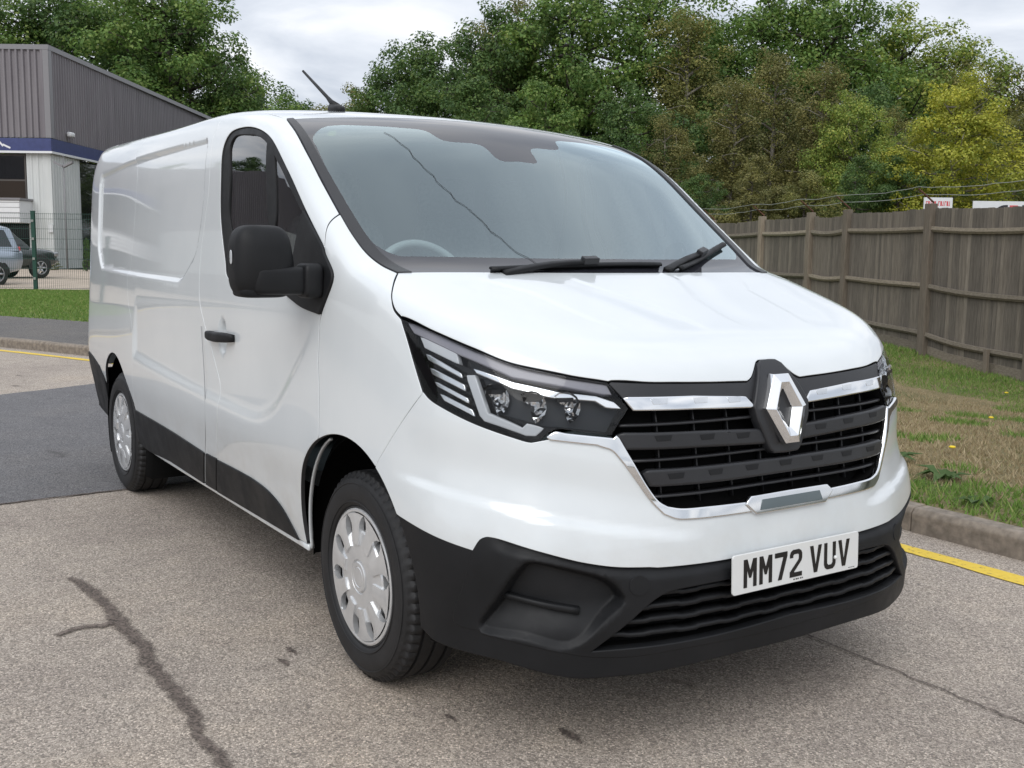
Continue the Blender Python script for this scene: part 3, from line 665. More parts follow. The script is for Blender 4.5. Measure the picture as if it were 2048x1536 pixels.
# kerb of separate stones
kb = strip_sheet('kerb', iR, iE, [.02, .10], CONC, -.03)
ks = None
pos = KS[np.argmin(np.abs(KP[:, 0]-8))]; end = KS[np.argmin(np.abs(KP[:, 0]+21))]
while pos < end:
    q_ = pos+.457; i = np.searchsorted(KS, q_); p = (np.interp(q_, KS, KP[:, 0]), np.interp(q_, KS, KP[:, 1])); a = math.atan2(KT[i, 1], KT[i, 0])
    if ks is None:
        m_ = MB(); m_.prism([(0, -.05), (0, .095), (.022, .122), (.125, .122), (.125, -.05)], -.4545, .4545, lambda u, v, w: (w, -u, v)); ks = m_.build('kerb_stone', CONC); bevel(ks, .009, 2); o = ks
    else: o = ks.copy(); COL.objects.link(o)
    o.parent = kb; o.location = (p[0], p[1], RNG.normal(0, .002)); o.rotation_euler = (0, 0, a+RNG.normal(0, .003)); o.scale = (1, 1, 1+RNG.normal(0, .01))
    pos += .914
# ---- grass blades
def blades(name, pts, z, h, w, mat):
    n = len(pts); a = RNG.uniform(0, 2*math.pi, n); hh = h*RNG.uniform(.5, 1.3, n); ln = RNG.normal(0, .5, (n, 2))*hh[:, None]
    d = np.stack([np.cos(a), np.sin(a)], -1)*w*.5*RNG.uniform(.7, 1.4, (n, 1))
    V = np.empty((n, 3, 3)); V[:, 0, :2] = pts-d; V[:, 1, :2] = pts+d; V[:, 0, 2] = V[:, 1, 2] = z-.004; V[:, 2, :2] = pts+ln; V[:, 2, 2] = z+hh*.85
    m = fast_mesh(name, V.reshape(-1, 3), np.arange(3*n).reshape(n, 3), 3, mat); o = bpy.data.objects.new(name, m); link(o); kind(o, 'stuff'); return o
def blade_mat(name, stops, posn=None):
    M = Mat(name).set(Roughness=.8); g = M.n('ShaderNodeNewGeometry')
    r = M.ramp(g.outputs['Random Per Island'], stops); M.l(r.outputs[0], M.b.inputs['Base Color'])
    tr = M.n('ShaderNodeBsdfTranslucent'); M.l(r.outputs[0], tr.inputs[0]); mx = M.n('ShaderNodeMixShader'); mx.inputs[0].default_value = .3
    M.l(M.b.outputs[0], mx.inputs[1]); M.l(tr.outputs[0], mx.inputs[2]); M.l(mx.outputs[0], M.o.inputs[0]); return M.m
BL_DRY = blade_mat('dry_grass', [(0, (.24, .185, .10)), (.45, (.38, .30, .175)), (.8, (.46, .375, .24)), (1, (.25, .24, .10))])
BL_GRN = blade_mat('green_grass', [(0, (.10, .19, .03)), (.5, (.16, .27, .05)), (.85, (.22, .31, .075)), (1, (.36, .33, .14))])
def verge_pts(n, i0, i1, t0, t1, tf=None):
    i = RNG.integers(i0, i1, n); t = RNG.uniform(t0, t1, n); p = KP[i]+KN[i]*t[:, None]+KT[i]*RNG.uniform(-.1, .1, (n, 1)); return p, t
def vnoise(P, sc, seed):
    r = np.random.default_rng(seed); G = r.uniform(0, 1, (64, 64)); q = P*sc; i = np.floor(q).astype(int); f = q-i; f = f*f*(3-2*f); i %= 64; j = (i+1) % 64
    return (G[i[:, 0], i[:, 1]]*(1-f[:, 0])+G[j[:, 0], i[:, 1]]*f[:, 0])*(1-f[:, 1])+(G[i[:, 0], j[:, 1]]*(1-f[:, 0])+G[j[:, 0], j[:, 1]]*f[:, 0])*f[:, 1]
iv0 = np.argmin(np.abs(KP[:, 0]-4)); iv1 = np.argmin(np.abs(KP[:, 0]+7.2))
p, t = verge_pts(230000, iv0, iv1, .12, 9.5)
s_d = (p-CAMP[:2]) ; dd = s_d@F2; ss = s_d@R2; m = (ss/dd < .75) & (ss/dd > -.05) & (dd > 2)
p, t, dd = p[m], t[m], dd[m]; z = verge_z(p, t)
fd = np.abs((ss[m]+.243*dd-9.29))/1.03        # distance to the timber fence
g = .55*vnoise(p, .9, 3)+.45*vnoise(p, 2.7, 4); green = (fd < 1.9+1.2*(g-.5)) | (g > .68) | ((t < .55) & (g > .42))
blades('dry_grass', p[~green], z[~green], .035, .010, BL_DRY); blades('green_grass', p[green], z[green], .055, .011, BL_GRN)
p, t = verge_pts(200000, iM, np.argmin(np.abs(KP[:, 0]+24)), 2.5, 15.5); s_d = p-CAMP[:2]; dd = s_d@F2; ss = s_d@R2; m = (dd < 26.9) & (ss/dd < .12) & (ss/dd > -.56)
p, t = p[m], t[m]; blades('lawn_grass', p, verge_z(p, t), .045, .02, BL_GRN)
# broad leaved weeds and dandelions on the verge
WEED = blade_mat('weed_leaf', [(0, (.04, .085, .02)), (1, (.09, .15, .045))]); DAND = simple('dandelion', (.75, .55, .02), .6)
wd = 0
def weed(x, y, r_, n, label):
    V = []; F = []
    for k in range(n):
        a = 2*math.pi*k/n+RNG.normal(0, .25); L_ = r_*RNG.uniform(.6, 1.15); w = L_*.2; u = np.array([math.cos(a), math.sin(a), 0]); v = np.array([-u[1], u[0], 0]); up = np.array([0, 0, 1.0]); k0 = len(V)
        V += [u*.01, u*L_*.5+v*w+up*L_*.35, u*L_+up*L_*RNG.uniform(.05, .35), u*L_*.5-v*w+up*L_*.35, u*L_*.5+up*L_*.28]; F += [(k0, k0+3, k0+4), (k0+3, k0+2, k0+4), (k0+2, k0+1, k0+4), (k0+1, k0, k0+4)]
    i = np.argmin(((KP-(x, y))**2).sum(1)); tt = np.array([(np.array((x, y))-KP[i])@KN[i]]); q = np.array([[x, y]])
    o = mesh('weed', V, F, WEED, None, False); o.location = (x, y, verge_z(q, tt)[0]); tag(o, label, 'weed')
# ------------------------------------------------------------------ timber fence with rails, boards and barbed wire
def wood(name, a, b, sc):
    M = Mat(name).set(Roughness=.92); o = M.n('ShaderNodeObjectInfo'); mp = M.n('ShaderNodeMapping'); mp.inputs['Scale'].default_value = sc
    ad = M.n('ShaderNodeVectorMath', operation='ADD'); M.l(M.pos(), ad.inputs[0]); cb = M.n('ShaderNodeCombineXYZ'); mr = M.n('ShaderNodeMath', operation='MULTIPLY'); mr.inputs[1].default_value = 37.0; M.l(o.outputs['Random'], mr.inputs[0])
    for k in range(3): M.l(mr.outputs[0], cb.inputs[k])
    M.l(cb.outputs[0], ad.inputs[1]); M.l(ad.outputs[0], mp.inputs['Vector']); n = M.noise(9, 6, .65, mp.outputs[0], .3); r = M.ramp(n.outputs['Fac'], [(.28, a), (.72, b)])
    rr = M.ramp(o.outputs['Random'], [(0, (.78, .77, .75)), (.5, (1, .98, .95)), (.9, (1.15, 1.12, 1.06)), (1, (1.5, 1.47, 1.4))]); M.l(M.mix(1.0, r.outputs[0], rr.outputs[0], 'MULTIPLY'), M.b.inputs['Base Color'])
    n2 = M.noise(40, 4, .6, mp.outputs[0]); M.bump(n2.outputs['Fac'], .5, .004); return M.m
BOARD = wood('weathered_board', (.088, .077, .064), (.19, .170, .144), (9, 9, .45)); POSTW = wood('weathered_post', (.12, .10, .078), (.23, .195, .155), (5, 5, .5)); RAILW = wood('weathered_rail', (.14, .12, .095), (.28, .245, .195), (.6, 6, 6))
RUST = simple('rusty_steel', (.10, .045, .025), .85, var=.4, vscale=20); GALV = simple('galvanised_wire', (.33, .34, .32), .5, .7)
FD = unit(np.array((-.243, 1.0)))                      # fence direction in (s, d)
def fpos(d): s = 9.29-.243*d; return s, d
def fxy(d): return EP(*fpos(d))[:2]
def fz(d): return float(zfar(np.array([fxy(d)]))[0])
FN = EP(FD[0], FD[1])-EP(0, 0); FN = np.array([FN[1], -FN[0], 0]); FN /= np.linalg.norm(FN)   # across the fence
if FN@(np.array([*fxy(15), 0])-np.array([CAMP[0], CAMP[1], 0])) > 0: FN = -FN                # towards the viewer
FA = np.array([*(fxy(16)-fxy(15)), 0]); FA /= np.linalg.norm(FA)
fence = thing('timber_fence', 'tall weathered brown timber fence with posts, rails and close upright boards behind the verge', 'fence', tuple(EP(*fpos(14.66), 0)))
fo = Vector(fence.location)
posts = [7.4, 9.4, 11.2, 12.62, 14.66, 16.7, 17.8, 19.5, 21.6, 23.7, 25.8, 27.9, 30]
topz = lambda d: np.interp(d, [8, 12.8, 14.66, 17, 19.5, 30], [1.98, 2.0, 2.03, 2.02, 2.0, 1.95])
def fpart(name, mb_, mat): 
    o = mb_.build(name, mat, fence); o.location = -fo; return o
for k, d in enumerate(posts):
    p = np.array([*fxy(d), 0]); zb = fz(d); zt = topz(d)+.06; w = .062 if k != 4 else .075
    m_ = MB(); m_.obox(p+FN*.03+np.array((0, 0, (zb-.2+zt)/2)), FA*w, FN*.055, (0, 0, (zt-zb+.2)/2)); bevel(fpart('post', m_, POSTW), .008, 1)
    if d in (14.66, 19.5, 17.8, 21.6, 12.62, 16.7, 23.7):
        m_ = MB(); q = p+FN*.0; m_.tube([q+(0, 0, zt-.05), q+(0, 0, zt+.02), q+FA*.06+FN*.20+(0, 0, zt+.20)], [.014, .014, .012], 6); fpart('wire_arm', m_, RUST)
for a, b in zip(posts[:-1], posts[1:]):
    L_ = np.linalg.norm(fxy(b)-fxy(a)); n = max(1, round(L_/.072)); sag = RNG.uniform(.015, .05)
    for fr_, hz in ((.86, .032), (.47, .032), (.14, .03)):
        m_ = MB(); pts_ = []
        for u in np.linspace(0, 1, 7):
            d = a+(b-a)*u; zb = fz(d); z_ = zb+(topz(d)-zb)*fr_-sag*.8*math.sin(math.pi*u); pts_.append(np.array([*fxy(d), z_])+FN*.045)
        P_ = np.array(pts_); V, F = sweep(P_+FN*.02, np.tile(FN, (7, 1)), .075, .05, [(-.5, -1), (-.5, -.1), (.1, 0), (.5, -.5), (.5, -1)]); m_.add(V, F); fpart('rail', m_, RAILW)
    m_ = MB(); P_ = np.array([[*fxy(d), fz(d)+.05] for d in np.linspace(a, b, 5)])+FN*.015; V, F = sweep(P_, np.tile(FN, (5, 1)), .17, .03, [(-.5, -1), (-.5, 0), (.5, 0), (.5, -1)]); m_.add(V, F); fpart('gravel_board', m_, RAILW)
    if b < 9: continue
    for i in range(n):
        d = a+(b-a)*(i+.5)/n; u = (i+.5)/n; zb = fz(d)+.13; zt = topz(d)-sag*math.sin(math.pi*u)+RNG.normal(0, .006)
        p = np.array([*fxy(d), 0]); th = RNG.normal(0, .012); ax = FA*.043+FN*(.012+RNG.normal(0, .002)); m_ = MB(); m_.obox(p-FN*(.006+RNG.uniform(0, .004))+np.array((0, 0, (zb+zt)/2)), ax, FN*.007, np.array((0, 0, (zt-zb)/2))+FA*th*.3); fpart('board', m_, BOARD)
for off, dz in ((.17, .22), (.09, .12)):
    P_ = []
    for a, b in zip(posts[3:-1], posts[4:]):
        for u in np.linspace(0, 1, 9)[:-1]:
            d = a+(b-a)*u; P_.append(np.array([*fxy(d), topz(d)+.06+dz-.035*math.sin(math.pi*u)+RNG.normal(0, .004)])+FA*off*.35+FN*.20*(dz/.22))
    m_ = MB(); m_.tube(P_, .0045, 5); o = fpart('barbed_wire', m_, GALV)
# near bay runs out of the picture to the right: one short prop leans on the gravel board
m_ = MB(); p = np.array([*fxy(13.3), fz(13.3)]); m_.obox(p+FN*.09+(0, 0, .14), FA*.035, FN*.02, (0, 0, .17)); fpart('prop', m_, POSTW)
# ------------------------------------------------------------------ signs beyond the fence
SIGNW = simple('sign_white', (.72, .73, .74), .5, var=.03); SIGNR = simple('sign_red', (.62, .09, .10), .5); SIGNK = simple('sign_black', (.03, .03, .035), .5)
def sign(label, s, d, w, z0, z1, draw):
    t = thing('sign_board', label, 'sign', tuple(EP(s, d, 0)), VROT)
    m_ = MB(); m_.box((-w/2, -.02, z0), (w/2, .02, z1)); bevel(m_.build('panel', SIGNW, t), .004, 1)
    for x in (-w*.35, w*.35):
        m_ = MB(); m_.box((x-.04, .021, 0), (x+.04, .09, z1-.1)); m_.build('post', GALV, t)
    draw(t, w, z0, z1)
def red_words(t, w, z0, z1):
    x = -w*.43
    for n in (5, 0, 6):
        if n == 0: x += .05; continue
        for k in range(n):
            m_ = MB(); wl_ = w*.066; zt = z1-.10; zh = .13
            if k % 3 == 0: m_.box((x, -.025, zt-zh), (x+wl_*.3, -.0205, zt)); m_.box((x+wl_*.3, -.025, zt-zh*.2), (x+wl_*.85, -.0205, zt))
            elif k % 3 == 1: m_.box((x, -.025, zt-zh), (x+wl_*.85, -.0205, zt))
            else: m_.box((x+wl_*.3, -.025, zt-zh), (x+wl_*.6, -.0205, zt)); m_.box((x, -.025, zt-zh), (x+wl_*.3, -.0205, zt-zh*.7))
            m_.build('letter', SIGNR, t); x += w*.073
def arcs(t, w, z0, z1):
    for s_, xc in ((-1, -.30), (1, .20)):
        m_ = MB(); A = np.linspace(math.pi*.5, math.pi*1.0, 10) if s_ < 0 else np.linspace(math.pi*.5, 0, 10)
        P_ = np.array([(xc+.36*math.cos(a), -.0215, z1-.50+.36*math.sin(a)) for a in A]); P_ = np.vstack([[(xc+(.05 if s_ < 0 else -.05), -.0215, z1-.14)], P_])
        V, F = sweep(P_, np.tile((0, -1., 0), (len(P_), 1)), .08, .003, [(-.5, -.5), (-.5, 0), (.5, 0), (.5, -.5)]); m_.add(V, F); m_.build('logo_arc', SIGNK, t)
    m_ = MB(); m_.box((-.20, -.026, z1-.19), (.03, -.0205, z1-.11)); m_.build('logo_bar', SIGNR, t)
sign('small white notice board with red lettering above the timber fence, behind its thick post', 11.85, 30, .80, 2.0, 3.02, red_words)
sign('wide white sign with black arcs and a red bar showing above the fence top', 14.05, 30, 2.45, 1.6, 2.94, arcs)
# ------------------------------------------------------------------ the works building on the left
def clad(name, p0, p1, z0, z1, pitch, dep, mat, parent, outward):
    """ribbed sheet between two ground points, zfn tops"""
    p0 = np.array(p0, float); p1 = np.array(p1, float); L_ = np.linalg.norm(p1-p0); u = (p1-p0)/L_; o = np.array(outward, float); V = []; n = int(L_/pitch)
    for k in range(n):
        for a, e in ((0, 0), (.45, 0), (.58, 1), (.87, 1)):
            q = p0+u*min(L_, (k+a)*pitch)+o*dep*e; V += [(*q, z0), (*q, z1)]
    q = p1; V += [(*q, z0), (*q, z1)]
    F = [(2*i, 2*i+2, 2*i+3, 2*i+1) for i in range(len(V)//2-1)]
    return mesh(name, V, F, mat, parent, False)
def streaky(name, a, b, sc):
    M = Mat(name).set(Roughness=.6); mp = M.n('ShaderNodeMapping'); mp.inputs['Scale'].default_value = sc; M.l(M.pos(), mp.inputs['Vector']); n = M.noise(2.2, 6, .6, mp.outputs[0]); r = M.ramp(n.outputs['Fac'], [(.3, a), (.7, b)]); M.l(r.outputs[0], M.b.inputs['Base Color']); return M.m
GREYCLAD = streaky('grey_cladding', (.17, .155, .168), (.225, .21, .222), (1, 1, .12)); WHITECLAD = streaky('white_cladding', (.52, .54, .53), (.64, .66, .65), (1, 1, .1)); BLUE = simple('blue_fascia', (.045, .058, .165), .45, var=.12)
FLASH = simple('flashing_grey', (.22, .215, .225), .5); WINDK = glass_mat = simple('window_dark', (.012, .013, .015), .08, coat=.6); WINBR = simple('window_brown_panel', (.035, .025, .018), .2, coat=.4); FRAME = simple('window_frame_brown', (.10, .09, .082), .5)
BLD = thing('works_building', 'large grey ribbed works building with a blue fascia and white lower walls', 'building', (0, 0, 0))
D0 = 50.0; SC0 = -21.55; ZB = .30; ZT = 10.45; ZG = 6.33; ZF = 5.72
e2 = lambda s, d: EP(s, d)[:2]
A0, A1, A2 = e2(-100, D0), e2(SC0, D0), e2(SC0-.2, 84)
clad('upper_cladding', A0, A1, ZG, ZT, .29, .09, GREYCLAD, BLD, -F2); clad('upper_cladding', A1, A2, ZG, ZT, .29, .07, GREYCLAD, BLD, R2)
def slab(name, s0, s1, d0, d1, z0, z1, mat, par=BLD, bv=0.0):
    c0 = (EP((s0+s1)/2, (d0+d1)/2, (z0+z1)/2)); m_ = MB(); m_.obox(c0, np.array([*R2, 0])*(s1-s0)/2, np.array([*F2, 0])*(d1-d0)/2, (0, 0, (z1-z0)/2)); o = m_.build(name, mat, par)
    if bv: bevel(o, bv, 1)
    return o
slab('roof', -100, SC0+.02, D0+.1, 84, ZT-.06, ZT-.02, FLASH)
slab('eaves_flashing', -100, SC0+.12, D0-.10, D0-.06, ZT-.16, ZT+.06, FLASH); slab('eaves_flashing', SC0+.08, SC0+.12, D0-.06, 84, ZT-.16, ZT+.06, FLASH)
slab('corner_flashing', SC0-.16, SC0+.10, D0-.09, D0-.055, ZG, ZT-.16, FLASH); slab('corner_flashing', SC0+.075, SC0+.11, D0-.055, D0+.26, ZG, ZT-.16, FLASH)
slab('fascia', -100, SC0+.10, D0-.12, D0-.02, ZF, ZG-.03, BLUE, BLD, .01); slab('fascia', SC0+.02, SC0+.10, D0-.02, 84, ZF, ZG-.03, BLUE)
slab('fascia_trim', -100, SC0+.14, D0-.16, D0-.03, ZF-.10, ZF-.002, SIGNW); slab('fascia_trim', SC0+.04, SC0+.14, D0-.03, 84, ZF-.10, ZF-.002, SIGNW)
clad('lower_cladding', e2(-22.75, D0+.12), e2(SC0-.05, D0+.12), ZB, ZF-.1, .30, .04, WHITECLAD, BLD, -F2); clad('lower_cladding', e2(SC0-.05, D0+.12), e2(SC0-.05, D0+3.4), ZB, ZF-.1, .30, .03, WHITECLAD, BLD, R2)
slab('dark_doorway', SC0-.35, SC0-.25, D0+3.4, D0+8, ZB, ZF-.1, WINDK); clad('lower_cladding', e2(SC0-.05, D0+8), e2(SC0-.05, 84), ZB, ZF-.1, .30, .03, WHITECLAD, BLD, R2)
# glazed front: storey of windows over a canopy and a shaded entrance, repeated towards the left
slab('glazing_back', -60, -22.8, D0+.35, D0+.45, 3.45, ZF-.1, WINBR)
for s0 in [-22.80-1.95*(k+1) for k in range(18)]:
    f = slab('window', s0, s0+1.93, D0+.20, D0+.30, 3.45, ZF-.12, FRAME)
    slab('pane', s0+.07, s0+1.86, D0+.17, D0+.198, 4.45, ZF-.22, WINDK, f); slab('pane', s0+.07, s0+1.86, D0+.17, D0+.198, 3.52, 4.36, WINBR, f)
slab('lower_cladding', -100, -61, D0+.12, D0+.3, ZB, ZF-.1, WHITECLAD)
CN = [slab('canopy', -60, -22.55, D0-1.2, D0+.4, 2.40, 3.42, SIGNW, BLD, .02)]
slab('canopy_cap', -60.05, -22.48, D0-1.26, D0+.3, 3.425, 3.52, FLASH)
for z_ in (2.62, 2.85, 3.08, 3.30): slab('canopy_joint', -60, -22.54, D0-1.206, D0-1.2, z_, z_+.02, FLASH)
for s_ in (-24.1, -27, -30): slab('canopy_joint', s_, s_+.05, D0-1.208, D0-1.2, 2.40, 3.42, FLASH)
slab('entrance', -60, -22.6, D0+2.5, D0+2.6, ZB, 2.5, WINDK); slab('entrance_light', -27.0, -26.2, D0-.8, D0-.5, 2.34, 2.39, SIGNW)
slab('wall_lantern', SC0+.12, SC0+.35, D0+1.55, D0+2.05, 6.55, 6.78, SIGNW, BLD, .05); slab('wall_box', -19.9-1.9, -19.7-1.9, D0+.02, D0+.08, 2.0, 2.35, SIGNW)
# remains of the fascia lettering
m_ = MB(); q0 = EP(-23.8, D0-.125, 0)
for (a, b, c2, d2) in ((-.95, .10, -.7, .30), (-.7, .30, -.55, .12), (-.62, .22, -.25, .22), (-.25, .12, -.05, .34), (-.05, .34, .12, .14), (.10, .22, .45, .06)):
    p0 = q0+np.array([*R2, 0])*a+np.array((0, 0, ZF+.06+b)); p1 = q0+np.array([*R2, 0])*c2+np.array((0, 0, ZF+.06+d2)); V, F = sweep([p0, p1], np.tile(np.array([*-F2, 0.]), (2, 1)), .085, .01); m_.add(V, F)
kind(m_.build('fascia_lettering', SIGNW, BLD), 'stuff')
# neighbouring works across the road, seen mirrored in the van's flank and door glass
BL2 = thing('works_building', 'second grey works across the road, seen only mirrored in the van flank', 'building', (0, 0, 0))
for a, b, o in (((-75, -17), (-19, -17), (0, 1)), ((-19, -17), (-19, -45), (1, 0))):
    clad('upper_cladding', a, b, 4.4, 7.6, .4, .06, GREYCLAD, BL2, o); clad('lower_cladding', a, b, 1.9, 4.4, .4, .05, WHITECLAD, BL2, o); clad('plinth', a, b, 0, 1.9, 3.0, .1, FLASH, BL2, o)
mesh('roof', [(-75, -17, 7.55), (-19, -17, 7.55), (-19, -45, 7.55), (-75, -45, 7.55)], [(0, 1, 2, 3)], FLASH, BL2, False)
# ---- lamp pole, mesh fence
t = thing('lamp_pole', 'slim grey pole with a twin floodlight head standing before the white wall', 'lamp post', tuple(EP(-20.55, 49, ZB)))
m_ = MB(); m_.tube([(0, 0, 0), (0, 0, 4.75)], [.035, .025], 8); m_.build('pole', FLASH, t, True)
for s_ in (-1, 1):
    m_ = MB(); m_.obox((s_*.22*R2[0], s_*.22*R2[1], 4.72+.04), (s_*.2*R2[0], s_*.2*R2[1], .10), (.1*F2[0], .1*F2[1], 0), (0, 0, .05)); m_.build('floodlight', STEEL0 if False else FLASH, t)
m_ = MB(); m_.tube([(0, 0, 4.75), (0, 0, 5.15)], .02, 6); m_.build('spike', FLASH, t)
MESHG = simple('green_fence_coating', (.012, .06, .042), .45, var=.1)
mf = thing('mesh_fence', 'green welded mesh fence with a square post along the far lawn', 'fence', tuple(EP(-12.15, 27, .24)), VROT)
for x in (-7.6, -5.1, -2.55, 0, 2.55, 5.1):
    m_ = MB(); m_.box((x-.045, -.04, -.1), (x+.045, .04, 1.98)); m_.box((x-.05, -.045, 1.98), (x+.05, .045, 2.0)); m_.build('post', MESHG, mf)
    for z_ in (.3, .8, 1.3, 1.75):
        m_ = MB(); m_.box((x-.03, -.06, z_-.03), (x+.03, -.041, z_+.03)); m_.build('clip', GALV, mf)
for x0 in (-7.6, -5.1, -2.55, 0, 2.55):
    m_ = MB()
    for x in np.arange(x0+.05, x0+2.5, .05): m_.tube([(x, 0, .05), (x, 0, 1.95)], .0032, 4, False)
    for z_ in (.06, .3, .55, .8, 1.05, 1.3, 1.55, 1.8, 1.93): m_.tube([(x0, -.006, z_), (x0+2.55, -.006, z_)], .004, 4, False)
    kind(m_.build('mesh_panel', MESHG, mf), 'stuff')
# ------------------------------------------------------------------ parked estate cars beyond the mesh fence
CARGL = simple('car_glass', (.012, .016, .02), .06, coat=.8); CARTY = simple('car_tyre', (.02, .02, .02), .8); ALLOY = simple('car_alloy', (.4, .41, .43), .35, .7)
def suv(label, s, d, z, rz, paint, grp):
    t = thing('parked_car', label, 'car', tuple(EP(s, d, z)), rz, grp)
    # rounded body lofted from cross sections along x (front at +x)
    ST = [(-2.32, .62, .95, .55, .72), (-2.28, .42, 1.06, .80, .86), (-1.9, .36, 1.10, .90, .90), (-1.0, .34, 1.12, .92, .92), (0, .34, 1.10, .92, .92), (.9, .34, 1.06, .92, .91), (1.5, .36, 1.02, .91, .86), (2.0, .42, .96, .87, .78), (2.25, .52, .84, .72, .60)]
    V = []; k = 16
    for x, z0, z1, w0, w1 in ST:
        for j in range(k):
            a = 2*math.pi*j/k; ca, sa = math.cos(a), math.sin(a); y = math.copysign(abs(ca)**.35, ca); zz = math.copysign(abs(sa)**.45, sa); V.append((x, y*(w0 if zz < 0 else w1), (z0+z1)/2+zz*(z1-z0)/2))
    F = [(i*k+j, (i+1)*k+j, (i+1)*k+(j+1) % k, i*k+(j+1) % k) for i in range(len(ST)-1) for j in range(k)]+[tuple(range(k)), tuple(range((len(ST)-1)*k, len(ST)*k))[::-1]]
    mesh('body', V, F, paint, t)
    GH = [(-2.22, 1.0, 1.05, .84, .8), (-2.02, 1.0, 1.66, .86, .70), (-1.6, 1.0, 1.74, .86, .70), (-.2, 1.0, 1.76, .86, .70), (.35, 1.0, 1.70, .86, .69), (1.05, 1.0, 1.10, .86, .82)]; V = []
    for x, z0, z1, w0, w1 in GH: V += [(x, -w0, z0), (x, -w1, z1-.06), (x, -w1+.1, z1), (x, w1-.1, z1), (x, w1, z1-.06), (x, w0, z0)]
    F = [(i*6+j, (i+1)*6+j, (i+1)*6+(j+1) % 6, i*6+(j+1) % 6) for i in range(len(GH)-1) for j in range(6)]+[tuple(range(6)), tuple(range(30, 36))[::-1]]
    gh = bevel(mesh('cabin', V, F, paint, t, False), .03, 2)
    for sd in (-1, 1):
        def sp(x, z): return (x, sd*(.872-.178*(z-1.0)/.70), z)
        for nm, q in (('side_window', [(-1.95, 1.12), (-1.80, 1.58), (-1.25, 1.62), (-1.2, 1.12)]), ('side_window', [(-1.12, 1.12), (-1.15, 1.62), (-.35, 1.63), (-.3, 1.12)]), ('side_window', [(-.2, 1.12), (-.24, 1.63), (.25, 1.60), (.82, 1.12)])):
            m_ = MB(); m_.add([sp(*a) for a in q]+[np.array(sp(*a))-(0, sd*.03, 0) for a in q], [(0, 1, 2, 3), (4, 7, 6, 5), (0, 4, 5, 1), (1, 5, 6, 2), (2, 6, 7, 3), (3, 7, 4, 0)]); m_.build(nm, CARGL, t)
        for x in (-1.38, 1.38):
            w_ = bpy.data.objects.new('wheel', None); link(w_, t)
            m_ = MB(); m_.lathe([(.22, -.11), (.33, -.11), (.36, -.08), (.36, .08), (.33, .11), (.22, .11)], n=24); o = m_.build('tyre', CARTY, w_, True); o.location = (x, sd*.82, .36)
            m_ = MB(); m_.lathe([(0, -.09*sd), (.06, -.10*sd), (.08, -.06*sd)], n=24)
            for q in range(6):
                a = q*math.pi/3; m_.obox((.14*math.cos(a), -.085*sd, .14*math.sin(a)), (.085*math.cos(a), 0, .085*math.sin(a)), (0, .015, 0), (-.028*math.sin(a), 0, .028*math.cos(a)))
            m_.lathe([(.20, -.10*sd), (.225, -.112*sd), (.235, -.10*sd), (.22, 0)], n=24); V = np.array(m_.V); o = mesh('rim', -V*[1, 1, -1]*[1, 1, 1], m_.F, ALLOY, w_); o.location = (x, sd*.82, .36)
            m_ = MB(); m_.lathe([(.42, 0), (.44, .02*sd), (.40, .04*sd), (.0, .045*sd)], n=24, arc=(-.1, math.pi+.1)); o = m_.build('wheel_arch', CARTY, t, True); o.location = (x, sd*.905-.045*sd*1.0, .38)
    for sd in (-1, 1):
        m_ = MB(); m_.box((-2.30, sd*.66-.1, .86), (-2.10, sd*.66+.1, 1.12)); bevel(m_.build('tail_lamp', SIGNR, t), .02, 1); m_ = MB(); m_.box((2.0, sd*.58-.16, .74), (2.22, sd*.58+.16, .88)); bevel(m_.build('headlamp', ALLOY, t), .03, 1)
    return t
SILVER = simple('silver_car_paint', (.36, .42, .50), .3, .4, coat=.8); GREENGREY = simple('dark_car_paint', (.035, .042, .042), .25, .2, coat=.8)
suv('silver estate car with its tail towards the white van, behind the green mesh fence', -15.78, 28.7, .21, math.atan2(-.45*R2[1]-.89*F2[1], -.45*R2[0]-.89*F2[0]), SILVER, 'cars parked by the works')
suv('dark grey car parked facing right behind the silver one', -17.45, 35.2, .27, math.atan2(.5*R2[1]+.87*F2[1], .5*R2[0]+.87*F2[0]), GREENGREY, 'cars parked by the works')
# ------------------------------------------------------------------ trees
BARK = simple('bark', (.07, .06, .048), .95, var=.4, vscale=5); BIRCHB = simple('pale_bark', (.22, .20, .17), .9, var=.4, vscale=6)
def leaf_mat(name, stops, tl=.34):
    M = Mat(name).set(Roughness=.55); M.b.inputs['Specular IOR Level'].default_value = .35
    g = M.n('ShaderNodeNewGeometry'); r = M.ramp(g.outputs['Random Per Island'], stops); n = M.noise(.55, 3); rr = M.ramp(n.outputs['Fac'], [(.35, (.72, .76, .75)), (.65, (1.2, 1.14, 1.0))]); c = M.mix(1.0, r.outputs[0], rr.outputs[0], 'MULTIPLY')
    M.l(c, M.b.inputs['Base Color']); tr = M.n('ShaderNodeBsdfTranslucent'); M.l(c, tr.inputs[0]); mx = M.n('ShaderNodeMixShader'); mx.inputs[0].default_value = tl
    M.l(M.b.outputs[0], mx.inputs[1]); M.l(tr.outputs[0], mx.inputs[2]); M.l(mx.outputs[0], M.o.inputs[0]); return M.m
